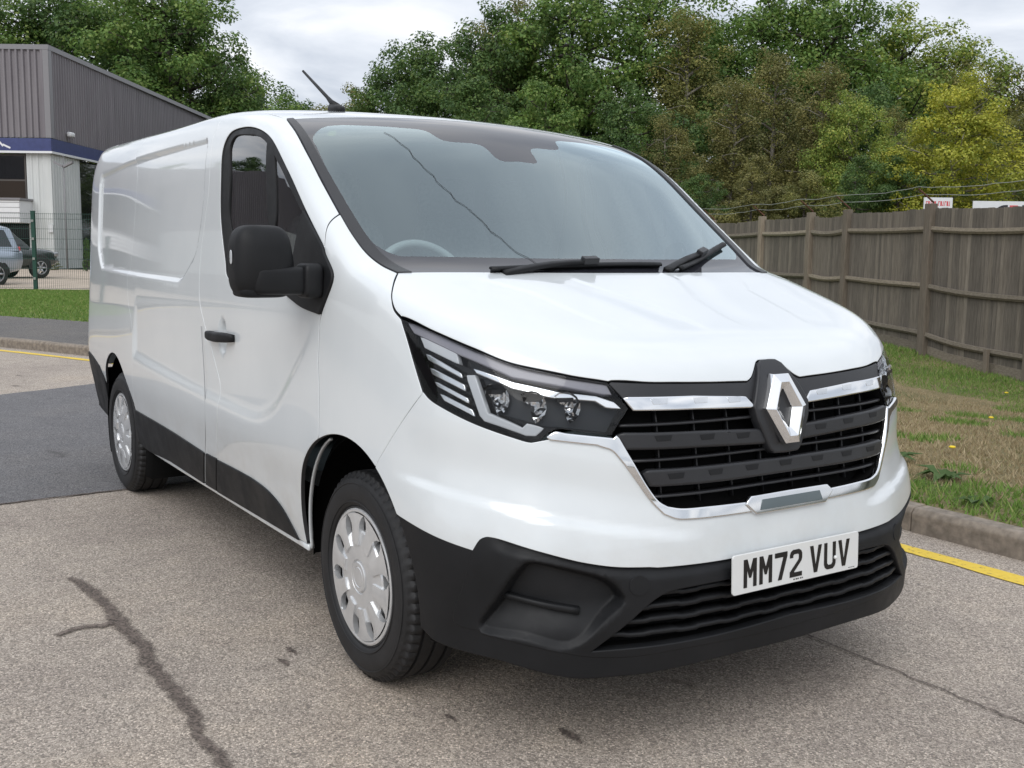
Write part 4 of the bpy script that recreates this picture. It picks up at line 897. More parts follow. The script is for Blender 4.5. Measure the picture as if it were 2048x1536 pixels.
LEAF = {'dark': leaf_mat('leaf_dark_green', [(0, (0.059, 0.119, 0.036)), (.6, (0.099, 0.181, 0.052)), (1, (0.169, 0.236, 0.073))]),
 'mid': leaf_mat('leaf_mid_green', [(0, (0.089, 0.174, 0.041)), (.6, (0.150, 0.255, 0.059)), (1, (0.261, 0.338, 0.102))]),
 'olive': leaf_mat('leaf_olive', [(0, (0.130, 0.154, 0.049)), (.6, (0.220, 0.229, 0.070)), (1, (0.330, 0.306, 0.110))]),
 'brown': leaf_mat('leaf_brown', [(0, (0.130, 0.141, 0.047)), (.6, (0.215, 0.212, 0.075)), (1, (0.288, 0.260, 0.104))]),
 'yellow': leaf_mat('leaf_yellow_green', [(0, (0.261, 0.328, 0.045)), (.55, (0.460, 0.460, 0.064)), (1, (0.460, 0.460, 0.092))]),
 'lime': leaf_mat('leaf_light_green', [(0, (0.150, 0.236, 0.045)), (.6, (0.261, 0.347, 0.073)), (1, (0.440, 0.451, 0.110))])}
def tree_data(seed, kind_, nleaf, lsize):
    """crown and trunk of a 12 m tree standing at the origin"""
    r = np.random.default_rng(seed); W = {'round': 3.3, 'birch': 2.5, 'maple': 3.0, 'open': 3.4, 'shrub': 3.6}[kind_]; H = 12.0; base = {'round': .16, 'birch': .12, 'maple': .14, 'open': .22, 'shrub': .02}[kind_]
    tb = MB(); lean = r.normal(0, .25, 2); tz = np.linspace(0, 1, 9); TP = np.stack([lean[0]*tz**2*2+.12*np.sin(tz*5+r.uniform(0, 6)), lean[1]*tz**2*2+.12*np.cos(tz*4+r.uniform(0, 6)), tz*H*.88], -1)
    tb.tube(TP, np.interp(tz, [0, .06, 1], [.26, .19, .03]), 7)
    C_ = []; nl = 34 if kind_ != 'shrub' else 22
    for i in range(nl):
        f = base+(.93-base)*((i+r.uniform(0, 1))/nl); a = i*2.399+r.normal(0, .35)
        prof = {'round': math.sin(math.pi*min(1, (f-base*.4)/(1.02-base*.4))**.75)**.7, 'birch': (1-f)**.55*min(1, (f-base+.08)*5), 'maple': math.sin(math.pi*min(1, (f-.03)/1.0)**.9)**.75, 'open': math.sin(math.pi*min(1, f)**1.1)**.8, 'shrub': math.sqrt(max(.0, 1-f*f))}[kind_]
        R = W*max(.18, prof)*r.uniform(.72, 1.12); p0 = np.array([np.interp(f, tz, TP[:, k]) if k < 2 else f*H*.88 for k in range(3)]); up = {'round': .35, 'birch': .55, 'maple': .5, 'open': .6, 'shrub': .25}[kind_]
        tip = p0+np.array([math.cos(a)*R, math.sin(a)*R, R*up*r.uniform(.4, 1.1)]); mid_ = (p0+tip)/2+(0, 0, -.1*R if kind_ != 'birch' else .15*R)
        L_ = crom([p0, mid_, tip], .5); tb.tube(L_, np.linspace(.075, .014, len(L_)), 5, False)
        m_ = max(3, int(3+R*2.2))
        for j in range(m_):
            u = r.uniform(.35, 1.05); q = L_[min(len(L_)-1, int(u*len(L_)))] if u < 1 else tip
            c0 = q+r.normal(0, .42, 3)*[1, 1, .8]+(0, 0, .12 if kind_ != 'birch' else -.18); C_.append((c0, r.uniform(.36, .72)*(1 if kind_ != 'birch' else .8)))
            if r.random() < .5: tb.tube([q, (q+c0)/2+r.normal(0, .05, 3), c0], [.02, .014, .008], 4, False)
    C_ += [(TP[-1]+np.array((*r.normal(0, .5, 2), r.uniform(-.9, .75))), r.uniform(.4, .6)) for _ in range(12)]
    cen = np.array([c[0] for c in C_]); rad = np.array([c[1] for c in C_]); w = rad**2; idx = r.choice(len(C_), nleaf, p=w/w.sum()); d = r.normal(0, 1, (nleaf, 3)); d /= np.linalg.norm(d, axis=1)[:, None]
    P = cen[idx]+d*(rad[idx]*r.uniform(.25, 1.12, nleaf)**.6)[:, None]*[1, 1, .72]
    if kind_ == 'birch': P[:, 2] -= r.exponential(.22, nleaf)
    # each leaf a folded rhombus
    nrm = d*.9+r.normal(0, .38, (nleaf, 3))+[0, 0, .6]; nrm /= np.linalg.norm(nrm, axis=1)[:, None]; t_ = np.cross(nrm, r.normal(0, 1, (nleaf, 3))); t_ /= np.linalg.norm(t_, axis=1)[:, None]; b_ = np.cross(nrm, t_)
    s_ = (lsize*r.uniform(.6, 1.35, nleaf))[:, None]; V = np.stack([P-t_*s_*.55, P+b_*s_*.36+nrm*s_*.08, P+t_*s_*.55-nrm*s_*.1, P-b_*s_*.36+nrm*s_*.08], 1).reshape(-1, 3)
    return fast_mesh('crown', V, np.arange(4*nleaf).reshape(-1, 4), 4, LEAF['mid']), tb
TD = {}
def td(kind_, v):
    if (kind_, v) not in TD:
        n, l = {'round': (38000, .13), 'birch': (34000, .092), 'maple': (38000, .122), 'open': (32000, .112), 'shrub': (34000, .125)}[kind_]
        cm, tb = tree_data(100+7*v+len(kind_)*31, kind_, n, l); m = bpy.data.meshes.new('trunk'); m.from_pydata(tb.V, [], tb.F); m.polygons.foreach_set('use_smooth', np.ones(len(m.polygons), bool)); m.materials.append(BARK); TD[(kind_, v)] = (cm, m)
    return TD[(kind_, v)]
def tree(px, d, ytop, kind_, v, leaf, label, wide=1.0, grp='trees behind the road', cat='tree', name='tree', bark=None, zb=-.02):
    """px, ytop: where crown middle and tip stand at distance d"""
    hz = 504+(px-1024)*.0127; s = (px-1024)/FPX*d; h = (hz-ytop)/FPX*d+CAMP[2]-zb; f = h/12.0
    t = thing(name, label, cat, tuple(EP(s, d, zb)), 0, grp); t.rotation_euler = (0, 0, RNG.uniform(0, 6.28)); t.scale = (f*wide, f*wide, f)
    cm, tm = td(kind_, v); o = bpy.data.objects.new('crown', cm); link(o, t); o.material_slots[0].link = 'OBJECT'; o.material_slots[0].material = LEAF[leaf]
    o2 = bpy.data.objects.new('trunk', tm); link(o2, t)
    if bark: o2.material_slots[0].link = 'OBJECT'; o2.material_slots[0].material = bark
    return t
TR = [
 # behind the works
 (-60, 92, -60, 'round', 0, 'dark', 'leftmost dark green tree rising behind the grey works roof', 1.0), (60, 94, -40, 'round', 1, 'mid', 'green tree above the left end of the works roof', 1.1), (160, 92, -60, 'round', 2, 'dark', 'tall dark tree above the corner of the grey works', 1.0),
 (260, 96, -50, 'open', 0, 'mid', 'thin-crowned tall green tree with sky showing through, behind the works', 1.15), (350, 90, -70, 'round', 0, 'mid', 'tallest green tree over the sloping roof edge of the works', 1.05), (425, 92, -10, 'open', 1, 'dark', 'open dark green tree left of the sky gap', 1.1), (475, 94, 110, 'round', 1, 'dark', 'dark tree at the edge of the sky gap, left of the aerial', .62),
 (345, 87, 185, 'shrub', 0, 'brown', 'low brownish shrub over the works roof edge', 1.0), (262, 88, 160, 'shrub', 1, 'olive', 'olive shrub tucked behind the works roof', .9), (560, 66, 185, 'round', 2, 'mid', 'low bushy tree behind the tip of the roof aerial', 1.2), (640, 70, 188, 'shrub', 0, 'olive', 'low olive tree right behind the roof aerial', 1.2), (455, 88, 190, 'shrub', 1, 'mid', 'green bush over the front of the van roof', .9), (725, 64, 165, 'round', 1, 'olive', 'small olive tree between the aerial and the tall wood', .9), (590, 80, 195, 'round', 0, 'dark', 'distant dark tree under the bright sky gap', 1.2),
 # wood behind the van and the timber fence
 (810, 52, 85, 'round', 1, 'dark', 'first dark tree of the tall wood, left end', .95), (880, 50, 62, 'round', 2, 'dark', 'dark rounded tree, second of the tall wood', 1.0), (970, 48, -5, 'round', 0, 'dark', 'tall dark tree with a light tip above the middle of the roof', .9), (1080, 52, -10, 'open', 1, 'brown', 'thin reddish brown tree in the middle of the wood', .9), (1150, 48, -70, 'round', 1, 'mid', 'tall mid green tree above the windscreen', 1.0), (1265, 50, -80, 'open', 0, 'mid', 'tall green tree with thin crown right of the windscreen centre', 1.1), (1340, 46, 20, 'birch', 0, 'olive', 'tall golden olive birch right of the windscreen', 1.15), (1240, 38, 150, 'round', 2, 'dark', 'dark lower tree above the far roof corner', 1.0), (1080, 40, 150, 'shrub', 1, 'mid', 'green undergrowth above the middle of the van roof', 1.0), (930, 42, 130, 'shrub', 0, 'dark', 'dark undergrowth above the van roof', 1.1),
 (1450, 50, 40, 'open', 1, 'mid', 'light-crowned tree under the small sky gap', 1.0), (1530, 52, -60, 'open', 0, 'mid', 'tall open green tree right of the small sky gap', 1.1), (1640, 50, -55, 'round', 0, 'mid', 'tall green tree near the middle of the right-hand wood', 1.0), (1750, 50, -10, 'open', 1, 'lime', 'light green thin tree sloping down to the right sky', 1.1), (1830, 54, 70, 'open', 0, 'lime', 'sparse light green tree beside the right sky', 1.0), (1930, 50, 110, 'open', 1, 'olive', 'thin olive tree under the right sky', 1.0), (2040, 48, 95, 'open', 0, 'olive', 'sparse olive tree at the right edge', 1.1), (2130, 46, 80, 'round', 2, 'mid', 'green tree just past the right edge', 1.0),
 (1330, 36, 215, 'birch', 1, 'brown', 'brown lower birch behind the far door pillar', 1.1), (1440, 38, 150, 'birch', 0, 'brown', 'brown birch, left of two with pale stems', 1.15), (1515, 40, 85, 'birch', 1, 'brown', 'tall brown birch with a pale crooked stem', 1.05), (1605, 38, 120, 'birch', 0, 'brown', 'brown birch, right of two with pale stems', 1.1), (1700, 36, 170, 'maple', 0, 'lime', 'yellowish green tree left of the bright yellow one', .9), (1780, 38, 200, 'birch', 1, 'olive', 'grey olive slender tree before the wood', 1.0), (1875, 34, 140, 'maple', 1, 'yellow', 'bright yellow green maple above the small notice board', 1.05), (1990, 37, 215, 'birch', 0, 'olive', 'olive birch between the maple and the right edge', 1.1),
 (1390, 32, 330, 'shrub', 0, 'dark', 'dark bush right of the windscreen edge', 1.0), (1490, 31, 300, 'shrub', 1, 'brown', 'brownish bush behind the left part of the timber fence', 1.0), (1590, 32, 320, 'shrub', 0, 'olive', 'olive bush behind the middle of the timber fence', 1.1), (1690, 33, 300, 'shrub', 1, 'dark', 'dark green bush behind the rusty fence post', 1.0), (1790, 34, 290, 'shrub', 0, 'dark', 'dark bush left of the small notice board', 1.1), (1960, 36, 330, 'shrub', 1, 'dark', 'dark bush above the wide white sign', 1.1), (2080, 36, 330, 'shrub', 0, 'mid', 'green bush at the right edge above the fence', 1.1), (1150, 34, 240, 'shrub', 0, 'dark', 'dark bush over the top edge of the windscreen', 1.1), (1420, 42, 190, 'round', 2, 'dark', 'dark tree deep in the wood between brown birches', 1.1), (1700, 44, 160, 'round', 1, 'dark', 'dark tree deep in the wood behind the yellowish one', 1.1), (1560, 46, 180, 'round', 0, 'dark', 'dark tree deep in the wood behind the pale stems', 1.2),
 (1010, 60, 90, 'round', 2, 'dark', 'dark tree behind the tall wood, above the roof', 1.3), (1880, 46, 260, 'round', 2, 'dark', 'dark tree behind the yellow maple', 1.2), (2000, 46, 240, 'round', 1, 'dark', 'dark tree behind the right-hand olive birch', 1.3)]
for px, d, yt, k_, v, lf, lb, wd_ in TR:
    tree(px, d, yt, k_, v, lf, lb, wd_, bark=BIRCHB if k_ in ('birch', 'maple') else None, grp='trees of the wood' if px > 750 else 'trees behind the works', name={'birch': 'birch_tree', 'maple': 'maple_tree', 'shrub': 'bush'}.get(k_, 'broadleaf_tree'), cat='bush' if k_ == 'shrub' else 'tree')
tree(112, 47.5, 515, 'shrub', 1, 'olive', 'small straggly bush at the foot of the white ribbed wall', 1.6, 'shrubs by the works', 'bush', 'bush', zb=.28)
tree(176, 46, 470, 'shrub', 0, 'dark', 'dark upright conifer beside the van tail', .42, 'shrubs by the works', 'bush', 'bush', zb=.28)
MT = ['first green', 'tall second', 'third lower', 'fourth tall', 'fifth low', 'sixth', 'tall end', 'outermost']
for k, (x, y, h) in enumerate([(-70, -52, 15), (-61, -50, 17), (-52, -53, 15.5), (-43, -50, 17), (-34, -52, 15), (-26, -50, 16), (-84, -30, 17), (-90, -22, 16)]):
    t = thing('broadleaf_tree', MT[k]+' tree of the row mirrored in the van door glass', 'tree', (x, y, 0), k*1.3, 'trees mirrored in the van'); t.scale = (h/12*1.25, h/12*1.25, h/12)
    cm, tm = td('round', k % 3); o = bpy.data.objects.new('crown', cm); link(o, t); o.material_slots[0].link = 'OBJECT'; o.material_slots[0].material = LEAF['mid' if k % 2 else 'dark']; link(bpy.data.objects.new('trunk', tm), t)
# plants on the verge
weed(-1.05, 3.15, .16, 11, 'larger broad leaved weed near the kerb beside the bumper'); weed(-.55, 2.95, .17, 12, 'broad leaved weed rosette right of the larger weed near the kerb'); weed(-2.2, 3.6, .13, 10, 'small dark weed at the edge of the van bumper'); weed(-.1, 2.55, .14, 9, 'weed clump at the kerb edge by the right frame')

for x, y, lb in ((-1.05, 3.75, 'yellow dandelion head nearest the kerb, above the broad leaved weeds'), (-2.2, 6.0, 'yellow dandelion head in the middle of the dry verge'), (-3.6, 8.5, 'yellow dandelion head in the green strip at the foot of the timber fence'), (-4.4, 7.4, 'yellow dandelion head close beside the van headlamp edge')):
    q = np.array([[x, y]]); i = np.argmin(((KP-q[0])**2).sum(1)); tt = np.array([(q[0]-KP[i])@KN[i]])
    V, F = superbox((0, 0, .05), (.022, .022, .009), 2, 5); o = mesh('dandelion', V, F, DAND); o.location = (x, y, verge_z(q, tt)[0]); tag(o, lb, 'flower', 'dandelions on the verge')
# ------------------------------------------------------------------ the van
def rounded(poly, r, n=6):
    """polygon with rounded corners"""
    out = []; poly = [np.array(p, float) for p in poly]
    for i, p in enumerate(poly):
        a = poly[i-1]-p; b = poly[(i+1) % len(poly)]-p; q = min(r, np.linalg.norm(a)*.45, np.linalg.norm(b)*.45); a = p+a/np.linalg.norm(a)*q; b = p+b/np.linalg.norm(b)*q
        for t in np.linspace(0, 1, n): out.append((1-t)**2*a+2*t*(1-t)*p+t*t*b)
    return np.array(out)
RECESS = rounded([(-3.70, 1.792), (-2.6, 1.812), (-1.485, 1.822), (-1.475, 1.62), (-1.50, 1.48), (-1.56, 1.33), (-1.775, 1.205), (-2.62, 1.215), (-3.56, 1.23), (-3.70, 1.36)], .06)
_h = np.array(CV['hollow'])[:, [0, 2]]
HOLLOW = np.vstack([crom(_h, .04), [(-2.62, .80), (-2.62, 1.2), (-.18, 1.2)]])

# paint and trims
Mp = Mat('white_paint').set(Roughness=.28)
Mp.b.inputs['Coat Weight'].default_value = 1.0; Mp.b.inputs['Coat Roughness'].default_value = .025
Mp.b.inputs['Base Color'].default_value = (.76, .79, .80, 1)
_n = Mp.noise(3.0, 4); _r2 = Mp.ramp(_n.outputs['Fac'], [(.35, (.655, .69, .705)), (.65, (.69, .722, .735))]); 
_gs = Mp.n('ShaderNodeSeparateXYZ'); Mp.l(Mp.pos(), _gs.inputs[0])
_gm = Mp.n('ShaderNodeMapRange'); _gm.inputs[1].default_value = .72; _gm.inputs[2].default_value = .30; _gm.inputs[3].default_value = 0; _gm.inputs[4].default_value = .9; Mp.l(_gs.outputs[2], _gm.inputs[0])
_gn = Mp.noise(7, 6, .65); _gr = Mp.ramp(_gn.outputs['Fac'], [(.42, (0, 0, 0)), (.75, (.6, .6, .6))]); _gx = Mp.n('ShaderNodeMath', operation='MULTIPLY'); Mp.l(_gm.outputs[0], _gx.inputs[0]); Mp.l(_gr.outputs[0], _gx.inputs[1])
Mp.l(Mp.mix(_gx.outputs[0], _r2.outputs[0], (.40, .36, .31)), Mp.b.inputs['Base Color'])      # road film along the sills
PAINT = Mp.m
Mb = Mat('black_plastic').set(Roughness=.5)
_n = Mb.noise(4, 5); _r2 = Mb.ramp(_n.outputs['Fac'], [(.35, (.006, .0065, .0075)), (.7, (.011, .0115, .013))]); Mb.l(_r2.outputs[0], Mb.b.inputs['Base Color'])
_n2 = Mb.noise(9, 4); _r3 = Mb.ramp(_n2.outputs['Fac'], [(.35, (.46,)*3), (.7, (.64,)*3)]); Mb.l(_r3.outputs[0], Mb.b.inputs['Roughness'])
_n3 = Mb.noise(900, 2); Mb.bump(_n3.outputs['Fac'], .25, .0006)
Mb.b.inputs['Specular IOR Level'].default_value = .3
BLACK = Mb.m
GREYBLACK = simple('grey_black_plastic', (.018, .0185, .021), .42, var=.1, bump=.2, bscale=900)
GLOSS = simple('gloss_black', (.006, .006, .007), .2, spec=.3)
FRIT = simple('ceramic_frit', (.022, .022, .028), .05, spec=.9)
DARK = simple('dark_void', (.006, .006, .006), .9, spec=.1)
RUBBER = simple('tyre_rubber', (.011, .011, .012), .62, var=.35, vscale=14, bump=.15, bscale=300)
FLASH_ = simple('seam_grey', (.30, .31, .32), .5)
GAPSHADE = simple('gap_shade', (.03, .03, .032), .7)  # near-black that paints shade into the gaps between white panels
CHROME = simple('chrome', (.80, .81, .82), .07, 1.0, var=.04)
SATIN = simple('satin_silver', (.70, .71, .72), .17, 1.0, var=.06, vscale=30)
SATINCH = simple('reflector_chrome', (.80, .81, .82), .1, 1.0)
RIM = simple('silver_paint', (.68, .69, .70), .2, .55, var=.06, vscale=20, coat=.4)
STEEL = simple('dark_steel', (.03, .03, .032), .6, .3)
LAMPGREY = simple('lamp_light_guide', (.50, .52, .54), .22, .0, coat=.6)
LAMPBAND = simple('lamp_smoke_band', (.24, .235, .265), .25, .0, coat=.5)
LAMPDARK = simple('lamp_inner_grey', (.028, .031, .035), .35, .0, spec=.2)
PLATEW = simple('plate_white', (.70, .71, .70), .35, var=.02, coat=.3)
CHARK = simple('plate_black', (.006, .006, .007), .3)
TRIM = simple('cab_trim', (.16, .17, .175), .7, var=.1)
SEATF = simple('seat_fabric', (.17, .18, .19), .9, var=.2, vscale=60, bump=.4, bscale=500)
CABGREY = simple('bulkhead_grey', (.42, .44, .45), .6, var=.05)
AMBER = simple('amber_lens', (.6, .16, .01), .2, coat=.6)
def glass(name, tint, ior=1.5, rough=0.0, boost=1.0, rc=(1, 1, 1)):
    M = Mat(name); t = M.t; t.nodes.remove(M.b)
    tr = M.n('ShaderNodeBsdfTransparent'); tr.inputs[0].default_value = (*tint, 1)
    gl = M.n('ShaderNodeBsdfGlossy'); gl.inputs['Roughness'].default_value = rough; gl.inputs[0].default_value = (*rc, 1)
    fr = M.n('ShaderNodeFresnel'); fr.inputs[0].default_value = ior
    mx = M.n('ShaderNodeMixShader')
    if boost != 1.0:
        mu = M.n('ShaderNodeMath', operation='MULTIPLY'); mu.use_clamp = True; mu.inputs[1].default_value = boost
        M.l(fr.outputs[0], mu.inputs[0]); M.l(mu.outputs[0], mx.inputs[0])
    else: M.l(fr.outputs[0], mx.inputs[0])
    M.l(tr.outputs[0], mx.inputs[1]); M.l(gl.outputs[0], mx.inputs[2]); M.l(mx.outputs[0], M.o.inputs[0])
    return M.m
GLASS = glass('windscreen_glass', (.80, .90, .89), 1.52, 0, 2.6, (.84, .97, 1.0))     # heat-reflecting laminated pane
SIDEGLASS = glass('side_glass', (.42, .46, .45), 1.52, 0, 1.75)
LENS = glass('lamp_lens', (.95, .96, .97), 1.45, 0, .55)

VAN = thing('van', 'white panel van with black bumpers parked on the road, its grille facing the viewer', 'van')
C_ = {k: crom(v) if len(v) > 1 else np.array(v) for k, v in CV.items()}
c = C_
TRIMC = np.array(CV['trim']); TRIMC[0] = (-.868, -.789, 1.846)
cTrim = crom(TRIMC); P_top = cTrim[0]; P_base = cTrim[-1]
side = CDir((0, -.87, .5), (0, 0, 1.0)); front = CCen((-.6, 0, .75), (1, 0, 0)); low = CCen((-.6, 0, .45), (1, 0, 0))
hoodc = CDir((.35, 0, .94), (0, 0, .5)); wsc = CDir((.55, 0, .83), (-.3, 0, .8)); fend = CDir((.25, -.85, .45), (0, 0, .8))
lampc = CDir((.72, -.62, .3), (0, 0, .8)); fx = CDir((1, 0, 0), (0, 0, 0)); roofc = CDir((0, 0, 1), (0, 0, .8))
def arc(cx, R, a0, a1, n=24):
    a = np.radians(np.linspace(a0, a1, n)); return ony(cx+R*np.cos(a), .345+R*np.sin(a))

# --- bonnet
hy = -np.linspace(0, .806, 30); hrear = onz(.135-.073*(hy/.806)**2, hy); hrear = np.vstack([hrear[:-1], [P_base]])
hoodfront = join(c['hoodlamp'], c['hoodgrille'], c['notch'], c['notchtop'])
hf = hoodfront.copy(); k = np.argmax(hf[:, 1] > -.002); hf = hf[:k] if k else hf
hf = np.vstack([hf, [hf[-1]*[1, 0, 1]]])
patch('bonnet', [sym(join(hrear, c['hoodside'], hf))], hoodc, PAINT, VAN, h=.013, gap=.0035, fl=.02)
# --- windscreen: pane, printed border and pillar trims
wtop = np.stack([np.full(26, P_top[0]), np.linspace(0, P_top[1], 26), np.full(26, 1.85)], -1); wtop[:, 2] = onz(wtop[:, 0], wtop[:, 1], .9)[:, 2]
wtop[:-1, 0] += .012*(1-(wtop[:-1, 1]/.79)**4)
wl = sym(join(wtop, cTrim, rev(hrear)))
fr = np.array(CV['frit']); frl = np.array(CV['fritlow']); yq = -np.linspace(0, 1, 60)
ftop = np.array([(-.66, 0, 0), (-.485, 0, 0), (-.485, -.085, 0), (-.575, -.118, 0), (-.60, -.27, 0), (-.675, -.31, 0), (-.70, -.40, 0), (-.745, -.62, 0), (-.742, -.68, 0), (-.722, -.715, 0)])[1:]
fclear = np.vstack([ftop, fr[2:, :], frl])
fclear[:, 2] = onz(fclear[:, 0], fclear[:, 1], .9)[:, 2]
fclear = np.vstack([crom(fclear[:7], .02), crom(fclear[7:], .02)])
WS = patch('windscreen', [sym(fclear)], wsc, GLASS, VAN, h=.02, off=-.002, fl=.0)[0]
patch('printed_border', [wl, sym(fclear)], wsc, FRIT, WS, h=.03, gap=.0, off=-.002, fl=.004)
tin = cTrim.copy(); s_ = np.linspace(0, 1, len(tin)); tin[:, 1] += .026+.018*s_; tin[:, 0] += .012*s_; tin[:, 2] = onz(tin[:, 0], tin[:, 1], .9)[:, 2]
patch('pillar_trim', [join(cTrim, rev(tin))], wsc, GREYBLACK, VAN, h=.02, off=.004, gap=.001, fl=.014, both=True)
# thin dark line running down the windscreen
cw = np.array([(.105, -.25, 0), (.03, -.30, 0), (-.08, -.345, 0), (-.2, -.372, 0), (-.31, -.41, 0), (-.4, -.425, 0), (-.5, -.455, 0), (-.58, -.46, 0), (-.66, -.49, 0)])
cw = crom(np.c_[cw[:, 0], cw[:, 1], 0*cw[:, 0]], .03); cw[1:-1, 1] += RNG.normal(0, .006, len(cw)-2); cw = onz(cw[:, 0], cw[:, 1], .9)
V, F = sweep(cw+gradF(cw)*.0008, gradF(cw), .0016, .001); mesh('glass_line', V, F, STEEL, VAN, False)
# --- roof
rs_x = np.linspace(-1.02, -4.0, 60); rs_y = -np.interp(-rs_x, [1.0, 1.4, 3.2, 4.0], [.80, .815, .815, .77])
rs = np.vstack([[P_top], onz(rs_x, rs_y, .9)])
rr = onz(np.full(20, -4.02), np.linspace(-.72, 0, 20), .9)
patch('roof', [sym(join(wtop, rs, rr))], roofc, PAINT, VAN, h=.04, gap=.0015, fl=.01)
# --- doors
sc_ = np.array(CV['doorrear']); sc_[0] = (-1.416, -.845, 1.90)
dr = join(crom(sc_), C_['doorrear2'][3:]); dr = crom(dr[::14], .01)
i0 = np.argmin(np.abs(cTrim[:, 0]-CV['doorfront'][0][0])); seam_top = rs[rs[:, 0] > -1.41]
DF3 = c['doorfront3'][8:]; DF3 = DF3[DF3[:, 2] > .757]
dfront = join(c['doorfront'], c['sailfront'], c['doorfront2'], DF3)
archd = arc(0, .445, 114, 180)
sill = ony(np.linspace(-.44, -1.40, 40), np.full(40, .329))
door_loop = join(cTrim[:i0], dfront, archd, sill, rev(dr), rev(seam_top))
wo = np.array(CV['winouter']); wo[0] = (-1.165, -.938, 1.30)
win = join(crom(wo), ony(np.array([-.29, -.34]), np.array([1.28, 1.225])), crom(np.vstack([ony(np.array([-.36, -.7, -1.08, -1.15]), np.array([1.21, 1.215, 1.235, 1.262])), wo[:1]])))
wg = np.array(CV['winglass']); wgl = join(crom(np.vstack([[(-1.085, -.936, 1.30)], wg])), ony(np.array([-.40, -.44, -.7, -1.06]), np.array([1.40, 1.25, 1.25, 1.27])))
patch('front_door', [door_loop, win], side, PAINT, VAN, h=.019, gap=.004, fl=.016, both=True)
DOOR = [o for o in VAN.children if o.name.startswith('front_door')]
for s_, D in ((1, DOOR[0]), (-1, DOOR[1])):
    def one(nm, loops, mat, **k):
        o = patch(nm, loops, side, mat, D, **k)[0]
        if s_ < 0: o.data.transform(Matrix.Diagonal((1, -1, 1, 1))); o.data.flip_normals()
        return o
    one('window_seal', [win, wgl], BLACK, h=.03, off=-.006, gap=.001, fl=.02)
    one('window_pane', [win], SIDEGLASS, h=.05, off=-.012, gap=.006, fl=0)
    one('window_bar', [crom(list(CV['bar'])+[CV['bar'][0]], .02)[:-1]], BLACK, h=.03, off=-.007, gap=.0, fl=.012)
    one('mirror_sail', [join(crom([(-.40, -.915, 1.49), (-.226, -.921, 1.367)]), crom(CV['sailfront'][1:5]), crom([(-.224, -.94, 1.154), (-.36, -.942, 1.17), (-.50, -.942, 1.205)]), crom([(-.46, -.93, 1.30), (-.40, -.915, 1.49)]))], BLACK, h=.02, off=.010, gap=.004, fl=.02, r=.006)
    # handle: bar bridging the finger cup
    hx = np.linspace(-1.355, -1.03, 17); hz = 1.012+.004*np.sin((hx+1.19)*6); P = ony(hx, hz); N = np.tile((0, -1., 0), (17, 1))
    w = .040*(1-.35*np.abs((hx+1.19)/.165)**4); lift = .030-.020*np.abs((hx+1.19)/.165)**3; P[:, 1] = -.957-lift
    V, F = sweep(P, N, w, .020, [(-.5, -.9), (-.5, -.35), (-.38, -.08), (-.2, 0), (.2, 0), (.38, -.08), (.5, -.35), (.5, -.9)])
    V = np.array(V); V[:, 1] *= s_; o = mesh('door_handle', V, F if s_ > 0 else [f[::-1] for f in F], BLACK, D)
# --- wings
archf = arc(0, .445, 60, 114)
fl_ = join(cTrim[i0:], c['hoodside'], c['lamprear'], c['fendbump'], archf, rev(DF3), rev(c['doorfront2']), rev(c['sailfront']), rev(c['doorfront']))
patch('front_wing', [fl_], fend, PAINT, VAN, h=.014, gap=.003, fl=.014, both=True)
# --- flank
b_top = rs[(rs[:, 0] < -1.42) & (rs[:, 0] > -4.0)]
sr = join(crom(np.array(CV['siderear'])[:-1][::1]), crom(np.array(CV['siderear2'])[1:])); sr = crom(sr[::16], .01)
sill2 = ony(np.linspace(-1.41, -2.655, 50), np.full(50, .33))
archr = arc(-3.098, .435, 12, 178)
kx = lambda a, b, lim: a[(a[:, 0] <= lim)]
top_mid = b_top[b_top[:, 0] > -2.66]; top_rear = b_top[b_top[:, 0] <= -2.66]
srt = np.vstack([[top_mid[-1]], sr])
low_r = ony(np.array([-2.655, -2.64, -2.655]), np.array([.33, .40, .44]))
patch('side_panel', [join(dr[np.argmin(np.linalg.norm(dr-dr[0], axis=1)):], sill2, rev(low_r), rev(srt)[np.argmin(np.abs(rev(srt)[:, 2]-.47)):], rev(top_mid))], side, PAINT, VAN, h=.02, gap=.002, fl=.014, rings=[np.c_[RECESS[:, 0], -.93*np.ones(len(RECESS)), RECESS[:, 1]]], both=True)
re_x = np.array([-4.0, -4.0, -4.0, -3.985, -3.95]); re_z = np.array([1.84, 1.4, 1.0, .78, .70])
rear_edge = ony(re_x, re_z); rb = ony(np.array([-3.95, -3.8, -3.6, -3.49]), np.array([.715, .70, .66, .60]))
archr2 = archr[archr[:, 0] > -3.49]
patch('rear_quarter', [join(srt, archr2, rev(rb), rev(rear_edge), rev(top_rear))], side, PAINT, VAN, h=.02, gap=.002, fl=.014, rings=[np.c_[RECESS[:, 0], -.93*np.ones(len(RECESS)), RECESS[:, 1]]], both=True)
rbl = join(rb, ony(np.array([-3.535, -3.54, -3.6, -3.95]), np.array([.45, .36, .33, .36])), ony(np.array([-4.0, -4.0]), np.array([.45, .70])))
patch('rear_bumper_corner', [rbl], side, BLACK, VAN, h=.03, off=.004, gap=.002, fl=.02, both=True)
# B-post piece between the two shut lines, drawn as a recessed seam
seam = crom(np.array(CV['pilrear']), .02); N = gradF(seam); V, F = sweep(seam+N*.0006, N, .0022, .003); mesh('panel_seam', V, F, FLASH_, VAN, False); mesh('panel_seam', np.array(V)*MIR, F, FLASH_, VAN, False)
